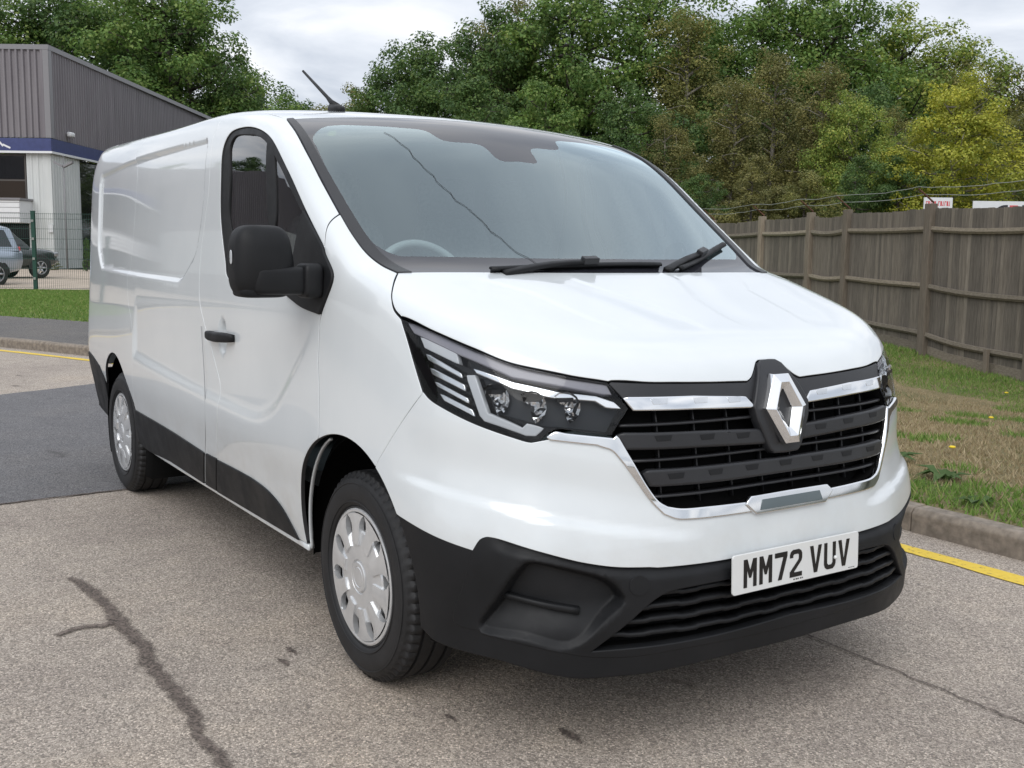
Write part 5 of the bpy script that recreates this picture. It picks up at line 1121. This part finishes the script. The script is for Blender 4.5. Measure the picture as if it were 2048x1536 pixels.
# rear closing: doors, bumper, lamps
rearc = CDir((-1, 0, 0), (-2, 0, 0))
def rearpt(Y, Z): Y = np.asarray(Y, float); O = np.stack([0*Y-2, Y, np.asarray(Z, float)], -1); return cast(O, np.broadcast_to((-1., 0, 0), O.shape))
patch('rear_door', [rearpt([0, -.60, -.74, -.80, -.80, 0], [1.90, 1.90, 1.86, 1.75, .62, .62])], rearc, PAINT, VAN, h=.05, gap=.004, fl=.014, both=True)
patch('rear_bumper', [rearpt([.82, -.82, -.82, .82], [.60, .60, .36, .36])], rearc, BLACK, VAN, h=.06, off=.01, gap=.002, fl=.03)
TAIL = simple('tail_lamp_red', (.35, .01, .01), .2, coat=.6)
patch('tail_lamp', [rearpt([-.815, -.86, -.86, -.815], [1.45, 1.45, 1.0, 1.0])], rearc, TAIL, VAN, h=.03, gap=.002, fl=.02, both=True)
# --- sills and mouldings
m1 = join(c['mould'], c['mouldlow']); patch('sill_moulding', [m1], side, BLACK, VAN, h=.03, off=.007, gap=.003, fl=.014, r=.004, both=True)
mb = np.array(CV['mouldb']); patch('sill_moulding', [join(crom(mb[[0, 1]]), crom(mb[[1, 2]]), crom(mb[[2, 3]]), crom(mb[[3, 0]]))], side, BLACK, VAN, h=.03, off=.007, gap=.003, fl=.014, r=.004, both=True)
patch('sill_moulding', [join(c['mouldc'], c['mouldclow'])], side, BLACK, VAN, h=.03, off=.007, gap=.003, fl=.014, r=.004, both=True)
sl = np.linspace(-.44, -2.655, 40); P = ony(sl, np.full(40, .318)); N = np.tile((0, -1., 0), (40, 1)); V, F = sweep(P+N*.0, N, .022, .012)
mesh('sill', V, F, PAINT, VAN); mesh('sill', np.array(V)*MIR, [f[::-1] for f in F], PAINT, VAN)
# arch lip behind the front wheel
a = np.radians(np.linspace(112, 184, 30)); P = np.stack([.440*np.cos(a), np.interp(a, a[[0, -1]], [-.935, -.890]), .345+.440*np.sin(a)], -1)
N = np.tile((0, -1., 0), (30, 1)); V, F = sweep(P, N, .007, .012); mesh('arch_lip', V, F, PAINT, VAN); mesh('arch_lip', np.array(V)*MIR, [f[::-1] for f in F], PAINT, VAN)
# --- front bumper (painted)
b0 = join(c['fendbump'], arc(0, .445, 60, 38, 14), C_['wlow1'][1:], c['wlow2'], c['wlow3'][c['wlow3'][:, 1] > -.485]); b0 = b0[b0[:, 1] < -.03]
bend = onx(np.array([0., 0., 0.]), np.array([.534, .59, .652]))
lamplow = c['lamplow']; kk = np.argmin(np.linalg.norm(lamplow-np.array((.725, -.753, .865)), axis=1))
gl = join(c['gout_side'], c['gout_low']); gl = gl[gl[:, 0] > .797]
WL3 = c['wlow3'][c['wlow3'][:, 1] > -.485]
patch('front_bumper', [sym(join([bend[2]], rev(gl), [(.752, -.712, .875)], rev(lamplow[:kk+1]), b0, [bend[0]]))], front, PAINT, VAN, h=.012, gap=.002, fl=.016)
# --- radiator grille
gin = join(c['gin_side'], c['gin_low']); top = hf
lampin = join(c['lampin'], c['lampin2'])
jh = np.argmin(np.linalg.norm(hf-lampin[-1], axis=1))
gopen = sym(join([hf[-1]], rev(hf[jh:]), rev(lampin), gin, onx(np.array([0.]), np.array([.69]))))
GR = patch('grille', [gopen], fx, DARK, VAN, h=.03, off=-.065, gap=.0, fl=-.055)[0]
chl = sym(join(onx(np.array([0.]), np.array([.653])), rev(c['gout_low']), rev(c['gout_side'][4:]), [(.752, -.712, .875)], c['gtop_wing'], c['gin_side'], c['gin_low'], onx(np.array([0.]), np.array([.677]))))
patch('chrome_surround', [chl], fx, CHROME, VAN, h=.012, off=.006, gap=.001, fl=.016, r=.005)
tabq = onx(np.array([-.175, -.155, 0, .155, .175, .142, 0, -.142]), np.array([.674, .690, .691, .690, .674, .646, .645, .646]))
TB = patch('badge_plate', [tabq], fx, CHROME, VAN, h=.012, off=.012, gap=.0, fl=.016, r=.004)[0]
SMOKE = simple('smoked_badge', (.10, .13, .14), .15, .3, coat=.8)
o = patch('badge_inset', [onx(np.array([-.128, -.118, .118, .128]), np.array([.653, .680, .680, .653]))], fx, SMOKE, TB, h=.02, off=.0135, fl=.002, r=.0008)
ub = c['upperblack_low']
ubl = join([hf[-1]], rev(hf[jh:]), [np.array((.826, -.525, .978))+0], ub, onx(np.array([-.10, 0]), np.array([.955, .955])))
patch('grille_top_panel', [sym(ubl)], fx, GREYBLACK, VAN, h=.015, off=-.004, gap=.003, fl=.03, r=.003)
ply = np.array([(0, 1.056), (-.028, 1.055), (-.045, 1.046), (-.085, .985), (-.108, .94), (-.100, .90), (-.062, .82), (-.048, .806), (0, .804)])
pl_ = onx(ply[:, 0], ply[:, 1]); patch('badge_plinth', [sym(pl_)], fx, GREYBLACK, VAN, h=.012, off=.010, gap=.002, fl=.03, r=.006)
st = np.array(CV['strip']); zc_ = .945
def yz(pts): pts = np.array(pts, float); return onx(pts[:, 0], pts[:, 1])
STR = patch('grille_strip', [yz([(-.524, .980), (-.32, .976), (-.135, .964), (-.108, .938), (-.32, .947), (-.505, .951)])], fx, CHROME, GR, h=.015, off=.004, gap=.0, fl=.02, r=.004, both=True)
B2 = patch('grille_bar', [yz([(-.546, .884), (-.3, .878), (-.095, .868), (-.06, .838), (-.3, .848), (-.53, .853)])], fx, GREYBLACK, GR, h=.015, off=.002, fl=.03, r=.008, both=True)
B3 = patch('grille_bar', [sym(yz([(0, .781), (-.25, .782), (-.487, .784), (-.472, .754), (-.25, .751), (0, .751)]))], fx, GREYBLACK, GR, h=.015, off=.002, fl=.03, r=.008)
def slots(par, ys, zs, s=1):
    for y, z in zip(ys, zs):
        patch('slot', [yz([(s*(y-.026), z+.007), (s*(y+.026), z+.007), (s*(y+.02), z-.007), (s*(y-.02), z-.007)])], fx, BLACK if par.name.startswith('grille_bar') else SATIN, par, h=.02, off=.0032 if par.name.startswith('grille_bar') else .0048, fl=.001, r=.0006)
for s_, o in ((1, STR[0]), (-1, STR[1])): slots(o, (-.43, -.30, -.18), (.969, .966, .961), s_)
for s_, o in ((1, B2[0]), (-1, B2[1])): slots(o, (-.43, -.29, -.16), (.873, .868, .862), s_)
slots(B3[0], (-.40, -.27, -.135, 0, .135, .27, .40), (.772,)*7)
def slat(y0, y1, z, w=.008, t=.03, n=24):
    ys = np.linspace(y0, y1, n); P = onx(ys, np.full(n, z)); N = np.tile((1., 0, 0), (n, 1)); V, F = sweep(P-N*.016, N, w, t); return mesh('slat', V, F, GREYBLACK, GR)
slat(-.535, -.10, .906); slat(.10, .535, .906)
for z, w in ((.812, .515), (.716, .465)): slat(-w, w, z)
for y in np.arange(-.42, .43, .12):
    zt, zb = (.95, .69)
    P = onx(np.full(8, y), np.linspace(zb, zt, 8)); N = np.tile((1., 0, 0), (8, 1)); V, F = sweep(P-N*.036, N, .0035, .02); mesh('rib', V, F, GREYBLACK, GR)
# --- lozenge badge
OUT = [(-.030, .095), (.030, .095), (.082, .002), (.028, -.097), (-.028, -.097), (-.082, .002)]
INN = [(-.003, .052), (.003, .052), (.026, 0), (.003, -.054), (-.003, -.054), (-.026, 0)]
MID = [((a[0]+b[0])/2, (a[1]+b[1])/2) for a, b in zip(OUT, INN)]
zc_ = .930; bp = onx(np.array([0., 0.]), np.array([zc_+.09, zc_-.09])); tilt = (bp[0, 0]-bp[1, 0])/.18; x0_ = (bp[0, 0]+bp[1, 0])/2+.012
def em(pt, d): return (x0_+tilt*pt[1]+d, pt[0], zc_+pt[1])
V = [em(p, .002) for p in OUT]+[em(p, .022) for p in OUT]+[em(p, .034) for p in MID]+[em(p, .018) for p in INN]+[em(p, .0) for p in INN]; F = []
for k in range(6):
    j = (k+1) % 6
    for a in range(4): F.append((a*6+k, (a+1)*6+k, (a+1)*6+j, a*6+j))
bevel(mesh('badge', V, F, CHROME, VAN, False), .0015, 2, 20)
# --- headlamps
loopL = join(c['lamprear'], c['lamplow'], lampin, rev(c['hoodlamp'][4:]))
hl = patch('headlamp', [loopL], lampc, GLOSS, VAN, h=.02, off=-.055, gap=.002, fl=-.05, both=True)
for s_, D in ((1, hl[0]), (-1, hl[1])):
    def one(nm, loops, mat, **k):
        o = patch(nm, loops, lampc, mat, D, **k)[0]
        if s_ < 0: o.data.transform(Matrix.Diagonal((1, -1, 1, 1))); o.data.flip_normals()
        return o
    one('lens', [loopL], LENS, h=.02, off=-.001, gap=.003, fl=.006)
    one('smoked_band', [np.array(CV['lamp_topband'])], LAMPBAND, h=.02, off=-.016, fl=.03, r=.004)
    for k in range(5): one('lamp_fin', [np.array(CV['lamp_slat%d' % k])], SATIN if k else LAMPGREY, h=.02, off=-.018, gap=.0035, fl=.02, r=.003)
    one('light_guide', [np.array(CV['lamp_c'])], LAMPGREY, h=.02, off=-.014, gap=.0035, fl=.02, r=.004)
    one('brow_strip', [np.array(CV['lamp_strip'])], CHROME, h=.02, off=-.010, fl=.02, r=.003)
    one('inner_shell', [np.array(CV['lamp_inner'])], LAMPDARK, h=.02, off=-.045, fl=.01)
    for q_, (bx, by, bz) in enumerate(CV['lamp_bowls']):
        # faceted half-bowl opening forwards, with a small dark emitter at its root
        d, u, v = frame((.86, -.42, .06)); rg = np.random.default_rng(40+q_); V = []; F = []; n_a, n_r = 9, 5
        for a in range(n_a+1):
            for r_ in range(n_r+1):
                th_ = math.radians(-75+210*a/n_a); rr_ = .006+.038*r_/n_r; dep = -.030+.036*(r_/n_r)**1.6+rg.normal(0, .0022)
                V.append(np.array((bx-.012, by+.009, bz-.006))+u*rr_*math.cos(th_)*.95+v*rr_*math.sin(th_)*1.0+d*dep)
        F = [(a*(n_r+1)+r_, (a+1)*(n_r+1)+r_, (a+1)*(n_r+1)+r_+1, a*(n_r+1)+r_+1) for a in range(n_a) for r_ in range(n_r)]
        V = np.array(V); mesh('reflector', V*MIR if s_ < 0 else V, F, SATINCH, D, False)
        m_ = MB(); m_.obox(np.array((bx-.022, by+.014, bz+.014)), d*.018, u*.022, v*.006); V = np.array(m_.V); mesh('emitter_hood', V*MIR if s_ < 0 else V, m_.F, GLOSS, D, False)
# --- lower bumper, lip, fog pockets, air intake
lips = c['lipseam']; lips = lips[lips[:, 1] < -.01]; fs = c['fogseam']
ks = np.argmin(np.linalg.norm(lips-np.array((.849, -.668, .307)), axis=1)); kf = np.argmin(np.linalg.norm(fs-np.array((.849, -.668, .307)), axis=1))
ce = onx(np.array([0., 0.]), np.array([.534, .30]))
loA = sym(join([ce[0]], rev(WL3[WL3[:, 1] < -.03]), rev(c['wlow2']), fs[:kf], lips[ks:], [ce[1]]))
lgl = np.array(CV['lg_left'])[:6]; lgw = c['lg_low']; lgw = lgw[lgw[:, 1] < -.01]
intake = sym(join(onx(np.array([0., -.1]), np.array([.487, .486])), rev(crom(lgl)), lgw, onx(np.array([0.]), np.array([.334]))))
poc = np.array(CV['pocket']); pocl = crom(np.vstack([poc, poc[:1]]), .01)
def pocket_depth(Q, ch, P):
    ay = np.abs(P[:, 1]); zt = np.interp(ay, [0, .5, .66, .77, .85, .88], [.534, .539, .559, .589, .612, .58])
    d = .014*(1-sstep(.0, .034, zt-P[:, 2]))*sstep(.0, .05, .868-ay)      # bevelled upper edge of the bumper
    for s_ in (1, -1):
        q = ch.to2(pocl*[1, s_, 1]); sd = -sdpoly(Q, q[::3]); zz = Q[:, 1]/ch.L
        d = np.maximum(d, .050*sstep(-.003, .013, sd)*(.30+.70*sstep(-.10, .02, zz*ch.L-q[:, 1].mean()))) if 1 else d
    return d
patch('lower_bumper', [loA, intake], low, BLACK, VAN, h=.009, off=.002, gap=.002, fl=.03, r=.004, depth=pocket_depth, rings=[pocl[:-1], pocl[:-1]*MIR])
lpc = join([onx(np.array([0.]), np.array([.30]))[0]], rev(lips[ks:]), rev(fs[8:kf]) if 0 else rev(fs[:kf]), rev(c['wlow1']), arc(0, .45, 36, -4, 14), C_['blow'][6:])
lpc = lpc[(lpc[:, 1] < .001)]; lpc = join(lpc, onx(np.array([0.]), np.array([.257])))
patch('bumper_lip', [sym(lpc)], low, BLACK, VAN, h=.014, off=.0, gap=.002, fl=.04, r=.006)
for s_ in (1, -1):
    bl = crom(CV['blade'], .02); g = gradF(bl); V, F = sweep(bl-g*.026, g, np.linspace(.014, .02, len(bl)), .03); V = np.array(V)
    mesh('fog_blade', V*[1, s_, 1], F, BLACK, VAN)
    pc = np.array(CV['cap'][0]); th_ = np.linspace(0, 2*np.pi, 29)[:-1]
    patch('tow_cap', [onx(s_*(pc[1]+.026*np.cos(th_)), pc[2]+.026*np.sin(th_))], fx, BLACK, VAN, h=.01, off=.0042, fl=.003, r=.001)
AI = patch('air_intake', [intake], low, DARK, VAN, h=.03, off=-.06, gap=.0, fl=-.05)[0]
for z, w in ((.355, .62), (.392, .58), (.428, .535), (.462, .48)):
    n = 120; ys = np.linspace(-w, w, n); tri_ = np.clip((np.abs(((ys/.15) % 1)-.5)-.17)*16, 0, 1)
    P = onx(ys, z+.0035*(tri_-.5)); N = np.tile((1., 0, 0), (n, 1)); V, F = sweep(P-N*.012, N, .014, .045); mesh('intake_bar', V, F, BLACK, AI)
# --- number plate
PX, PZ, PT = .984, .493, .038
def pm(y, z, d): return (PX+d-math.sin(PT)*z, y, PZ+math.cos(PT)*z)
def rrect(w, h, r, n=5):
    return [(sx*(w-r)+r*math.cos(a), sy*(h-r)+r*math.sin(a)) for sx, sy, a0 in ((1, 1, 0), (-1, 1, 90), (-1, -1, 180), (1, -1, 270)) for a in np.radians(np.linspace(a0, a0+90, n))]
mbp = MB(); mbp.prism(rrect(.26, .0555, .009), -.006, 0, pm); PL = bevel(mbp.build('number_plate', PLATEW, VAN), .0012, 2)
GLY = {'M': [(0,0),(0,79),(14,79),(25,47),(36,79),(50,79),(50,0),(37,0),(37,49),(29,26),(21,26),(13,49),(13,0)],
 '7': [(0,79),(50,79),(50,67),(28,0),(13,0),(34,65),(0,65)],
 '2': [(0,56),(0,66),(4,74),(13,79),(37,79),(46,74),(50,66),(50,52),(47,44),(18,16),(18,13),(50,13),(50,0),(0,0),(0,15),(34,47),(37,52),(37,62),(33,66),(17,66),(13,62),(13,56)],
 'V': [(0,79),(14,79),(25,20),(36,79),(50,79),(32,0),(18,0)],
 'U': [(0,79),(13,79),(13,19),(18,13),(32,13),(37,19),(37,79),(50,79),(50,15),(46,6),(37,0),(13,0),(4,6),(0,15)]}
x = -219.0
for ch_ in 'MM72 VUV':
    if ch_ == ' ': x += 22; continue
    g = [((x+a)*.001, (b-39.5)*.001) for a, b in GLY[ch_]]; m_ = MB(); m_.prism(g, .0, .0012, pm)
    o = m_.build('plate_character', CHARK, PL); x += 61
V, F = superbox((0, 0, 0), (.006, .006, .006), 2, 8); V = np.array(V)+np.array(pm(.155, -.008, .002)); mesh('screw_cap', V, F, PLATEW, PL)
m_ = MB()
for k, w in enumerate((5, 7, 4, 6, 3)): m_.prism([(-.02+.009*k, -.0485), (-.02+.009*k+w*.001, -.0485), (-.02+.009*k+w*.001, -.045), (-.02+.009*k, -.045)], 0, .0006, pm)
for k in range(3): m_.prism([(.215+.01*k, -.0495), (.223+.01*k, -.0495), (.223+.01*k, -.048), (.215+.01*k, -.048)], 0, .0006, pm)
m_.build('maker_print', CHARK, PL)
# --- wheels
def wheel(cx, cy, s_, name='wheel', steer=0.0):
    W_ = bpy.data.objects.new(name, None); link(W_, VAN); W_.location = (cx, cy, .333)
    R = .335
    prof = [(.222, .075), (.226, .098), (.232, .104), (.25, .1075), (.27, .109), (.285, .108), (.300, .104), (.313, .097), (.3195, .089), (R-.002, .082), (R, .076)]
    for g in (.048, .0, -.048): prof += [(R, g+.006), (R-.008, g+.005), (R-.008, g-.005), (R, g-.006)]
    prof += [(R, -.076), (.323, -.086), (.29, -.104), (.22, -.09)]
    m_ = MB(); n = 180; k = len(prof); m_.lathe([(r_, -y_*1.0) for r_, y_ in prof], n=n); V = np.array(m_.V).reshape(n, k, 3)
    for i in range(n):
        if i % 3 == 0:
            for j in (8, 9, 10):
                q = V[i, j]; rad = math.hypot(q[0], q[2]); f = (rad-(.011 if j > 8 else .006))/rad; V[i, j, 0] *= f; V[i, j, 2] *= f
    V = V.reshape(-1, 3); V[:, 1] *= s_
    ty = mesh('tyre', V, m_.F, RUBBER, W_); 
    es = ty.modifiers.new('es', 'EDGE_SPLIT'); es.split_angle = math.radians(40)
    # raised rings on the side wall
    m_ = MB()
    for r0 in (.238, .296): m_.lathe([(r0, -.1065 if r0 < .25 else -.105), (r0+.001, -.109 if r0 < .25 else -.1072), (r0+.003, -.109 if r0 < .25 else -.1068), (r0+.004, -.106)], n=90)
    V = np.array(m_.V); V[:, 1] *= s_; kind(mesh('sidewall_ring', V, m_.F, RUBBER, W_), 'stuff')
    # steel rim and dark hub behind the cover
    m_ = MB(); m_.lathe([(.0, -.05), (.10, -.052), (.16, -.046), (.195, -.03), (.205, -.02), (.214, -.075), (.2235, -.088), (.226, -.096), (.2215, -.099), (.216, -.094), (.2105, -.07)], n=64); V = np.array(m_.V); V[:, 1] *= s_; mesh('rim', V, m_.F, STEEL, W_)
    # trim: outer ring, centre disc, ten petals
    m_ = MB(); yo = -.097
    m_.lathe([(.203, yo+.018), (.2035, yo-.001), (.207, yo-.0045), (.213, yo-.005), (.2175, yo-.003), (.219, yo+.004)], n=80)
    disc = [(.0, yo-.012), (.030, yo-.012), (.032, yo-.0105), (.034, yo-.012), (.046, yo-.012), (.049, yo-.010), (.050, yo-.004), (.053, yo-.004), (.056, yo-.0085), (.085, yo-.0080), (.118, yo-.0055), (.138, yo-.003), (.1445, yo-.0015), (.149, yo+.004), (.150, yo+.022)]
    m_.lathe(disc, n=80)
    for k_ in range(10):
        a0 = 2*math.pi*(k_+.25)/10
        # half width in radians at radius r: neck over the disc, then flaring to the ring
        prof2 = [(.102, .190), (.1035, .200), (.118, .190), (.150, .165), (.172, .172), (.190, .222), (.204, .300)]
        L = []; yf = lambda r_: yo-(.0118 if r_ > .103 else .006)+.006*((r_-.104)/.1)
        nn = len(prof2); V = []; F = []
        for q, dy in ((0, 0), (1, .018)):
            for r_, hw_ in prof2:
                for t_ in (-1, -.5, 0, .5, 1):
                    a_ = a0+t_*hw_; V.append((r_*math.cos(a_), yf(r_)+dy-(.0015*(1-t_*t_) if not q else 0), r_*math.sin(a_)))
        for i in range(nn-1):
            for t_ in range(4): F.append((i*5+t_, i*5+t_+1, (i+1)*5+t_+1, (i+1)*5+t_))
        o_ = nn*5
        for i in range(nn-1):
            F.append((i*5, (i+1)*5, o_+(i+1)*5, o_+i*5)); F.append(((i+1)*5+4, i*5+4, o_+i*5+4, o_+(i+1)*5+4))
        for t_ in range(4): F.append((t_, o_+t_, o_+t_+1, t_+1))
        m_.add(V, F)
    V = np.array(m_.V); V[:, 1] *= s_
    wc = mesh('wheel_cover', V, m_.F, RIM, W_); es = wc.modifiers.new('es', 'EDGE_SPLIT'); es.split_angle = math.radians(28)
    W_.rotation_euler = (0, random.uniform(0, .5), steer); return W_
wheel(0, -.805, 1); wheel(-3.098, -.802, 1); wheel(0, .805, -1); wheel(-3.098, .802, -1)
# wheel wells and underbody
for cx in (0, -3.098):
    for s_ in (1, -1):
        m_ = MB(); m_.lathe([(.43, -.885), (.47, -.86), (.47, -.52), (.0, -.52)], (cx, 0, .345), 40, (math.radians(-12 if cx == 0 else -26), math.radians(187 if cx == 0 else 206)))
        V = np.array(m_.V); V[:, 1] *= s_; mesh('wheel_well', V, m_.F, DARK, VAN)
m_ = MB(); m_.box((-3.9, -.50, .27), (.62, .50, .34)); m_.box((-2.58, -.84, .29), (-.50, .84, .33)); m_.box((-3.95, -.8, .36), (-3.55, .8, .42)); m_.box((.45, -.62, .25), (.86, .62, .30))
m_.tube([(-3.098, -.7, .333), (-3.098, .7, .333)], .05); m_.tube([(0, -.7, .3), (0, .7, .3)], .04)
m_.build('underbody', DARK, VAN)
# --- cab interior
m_ = MB(); m_.box((-1.49, -.86, .5), (-1.45, .86, 1.86)); BK = m_.build('bulkhead', CABGREY, VAN)
m_ = MB(); m_.box((-1.45, -.80, .5), (-.56, .80, .56)); m_.build('cab_floor', TRIM, VAN)
dz = [(.10, 1.235), (-.15, 1.225), (-.34, 1.20), (-.42, 1.15), (-.44, 1.05), (-.36, .80), (-.1, .7), (.10, .9)]
m_ = MB(); m_.prism(dz, -.84, .84, lambda a, b, y: (a, y, b)); bevel(m_.build('dashboard', TRIM, VAN), .03, 3)
V, F = superbox((-.22, -.40, 1.245), (.16, .22, .05), 3, 12); mesh('instrument_hood', V, F, TRIM, VAN)
m_ = MB(); n = 48; R_, r_ = .19, .016
for i in range(n):
    for j in range(10):
        a, b = 2*math.pi*i/n, 2*math.pi*j/10; p = np.array([(R_+r_*math.cos(b))*math.cos(a), (R_+r_*math.cos(b))*math.sin(a), r_*math.sin(b)])
        th_ = math.radians(62); m_.V.append((-.48+p[0]*math.cos(th_)*-1+p[2]*math.sin(th_)*-1, -.41+p[1], 1.22+p[0]*math.sin(th_)-p[2]*math.cos(th_)))
m_.F = [(i*10+j, ((i+1) % n)*10+j, ((i+1) % n)*10+(j+1) % 10, i*10+(j+1) % 10) for i in range(n) for j in range(10)]
m_.tube([(-.48, -.59, 1.215), (-.43, -.41, 1.17), (-.48, -.23, 1.215)], .02); m_.tube([(-.43, -.41, 1.17), (-.2, -.41, 1.10)], .035)
m_.build('steering_wheel', CABGREY, VAN, True)
for y in (-.42, .16, .52):
    w = .235 if y < 0 else .2
    S_ = MB(); V, F = superbox((-1.12, y, .78), (.26, w, .10), 4, 12); S_.add(V, F)
    V, F = superbox((0, 0, 0), (.085, w, .36), 4, 12); V = np.array(V); V[:, 0] -= .16*V[:, 2]; S_.add(V+np.array((-1.24, y, 1.16)), F)
    V, F = superbox((-1.33, y, 1.60), (.06, .14, .095), 3.5, 12); S_.add(V, F); S_.build('seat', SEATF, VAN, True)
rl = sym(join(wtop, onz(np.linspace(-.95, -1.4, 8), np.full(8, -.76), .9), onz(np.full(2, -1.42), np.array([-.7, 0.]), .9)))
patch('headlining', [rl], roofc, CABGREY, VAN, h=.06, off=-.05, fl=0)
# --- door mirrors
def mirror(s_, fold=False):
    def shp(p):
        q = p.copy(); k_ = (p[2]+1)/2
        q[1] *= 1-.07*max(0, p[2]); q[1] -= .05*max(0, p[2])*max(0, p[1])*2.2
        q[0] = p[0]*(.80+.2*(1-p[1]**2)*(1-p[2]**2)); return q
    V, F = superbox((0, 0, 0), (.075, .098, .114), 4.2, 22, shp); H = np.array(V)
    H[:, 0] += .012*np.sign(H[:, 0])*0
    parts = [('mirror_housing', H+np.array((-.27, -1.117, 1.322)), F, BLACK)]
    # flat underside scoop
    V, F = superbox((-.262, -1.068, 1.262), (.068, .098, .045), 6, 16); parts.append(('mirror_arm', np.array(V), F, BLACK))
    V, F = superbox((-.228, -.972, 1.262), (.050, .034, .056), 5, 16); parts.append(('mirror_pivot', np.array(V), F, BLACK))
    V, F = superbox((-.268, -1.122, 1.232), (.056, .080, .024), 4.5, 14); parts.append(('mirror_skirt', np.array(V), F, BLACK))
    V, F = superbox((-.325, -1.112, 1.318), (.004, .070, .084), 5, 10); parts.append(('mirror_glass', np.array(V), F, CHROME))
    V, F = superbox((-.262, -1.2165, 1.335), (.010, .002, .022), 3, 10); parts.append(('mirror_indicator', np.array(V), F, LAMPGREY))
    M_ = bpy.data.objects.new('door_mirror', None); link(M_, VAN)
    for nm, V, F, mt in parts:
        V = V.copy()
        if fold:
            c0 = np.array((-.26, -1.0, 0)); a = math.radians(-82); q = V-c0
            if nm != 'mirror_arm': V = np.c_[c0[0]+q[:, 0]*math.cos(a)-q[:, 1]*math.sin(a)*-1*-1, c0[1]+q[:, 0]*math.sin(a)+q[:, 1]*math.cos(a), V[:, 2]]
        if s_ < 0: V = V*MIR+np.array((-.22, -.03, 0))
        mesh(nm, V, F, mt, M_)
    # seam lines on the housing
    return M_
mirror(1); mirror(-1, True)
# --- wipers
def wiper(base, elbow, tipA, tipB):
    W_ = bpy.data.objects.new('wiper', None); link(W_, VAN)
    def on(p, h_): q = onz(np.array([p[0]]), np.array([p[1]]), .9)[0]; return q+gradF(q[None])[0]*h_
    pa = np.array([on(base, .012), on(((base[0]+elbow[0])/2, (base[1]+elbow[1])/2), .03), on(elbow, .032)]); pa = crom(pa, .02); g = gradF(pa, F0)
    V, F = sweep(pa, g, np.linspace(.030, .018, len(pa)), .014); mesh('wiper_arm', V, F, BLACK, W_)
    n = 24; pb = np.array([on((tipA[0]+(tipB[0]-tipA[0])*t, tipA[1]+(tipB[1]-tipA[1])*t), .020) for t in np.linspace(0, 1, n)]); g = gradF(pb, F0)
    V, F = sweep(pb, g, .022, .022, [(-.5, -.2), (-.15, 0), (.15, 0), (.5, -.2), (.5, -.45), (.1, -.5), (.1, -.95), (-.1, -.95), (-.1, -.5), (-.5, -.45)]); mesh('wiper_blade', V, F, BLACK, W_)
    k = np.array([on(elbow, .030)]); m_ = MB(); g = gradF(k, F0)[0]; m_.obox(k[0], unit(pb[-1]-pb[0])*.032, unit(np.cross(g, pb[-1]-pb[0]))*.013, g*.012); bevel(m_.build('wiper_joint', GREYBLACK, W_), .003)
wiper((.128, -.46), (.098, -.10), (.112, -.50), (.085, .23)); wiper((.115, .24), (-.0, .50), (.115, .30), (-.115, .735))
m_ = MB(); cy = np.linspace(-.74, .74, 30); P = onz(.155-.07*(cy/.8)**2, cy, .9); 
# --- roof aerial
A_ = bpy.data.objects.new('roof_aerial', None); link(A_, VAN)
bz_ = onz(np.array([-1.2]), np.array([-.44]), .9)[0]
V, F = superbox((0, 0, .004), (.060, .026, .016), 2.6, 12); V = np.array(V); V[:, 2] += .030*np.clip(.5-V[:, 0]/.10, 0, 1)*np.clip(1-np.abs(V[:, 1])/.03, 0, 1); mesh('aerial_base', V+bz_, F, BLACK, A_)
m_ = MB(); m_.tube([bz_+np.array((.01, 0, .016)), bz_+np.array((-.05, 0, .042)), bz_+np.array((-.09, -.0, .066)), bz_+np.array((-.335, -.008, .206))], [.016, .0115, .008, .0055], 10); m_.build('aerial_rod', BLACK, A_, True)
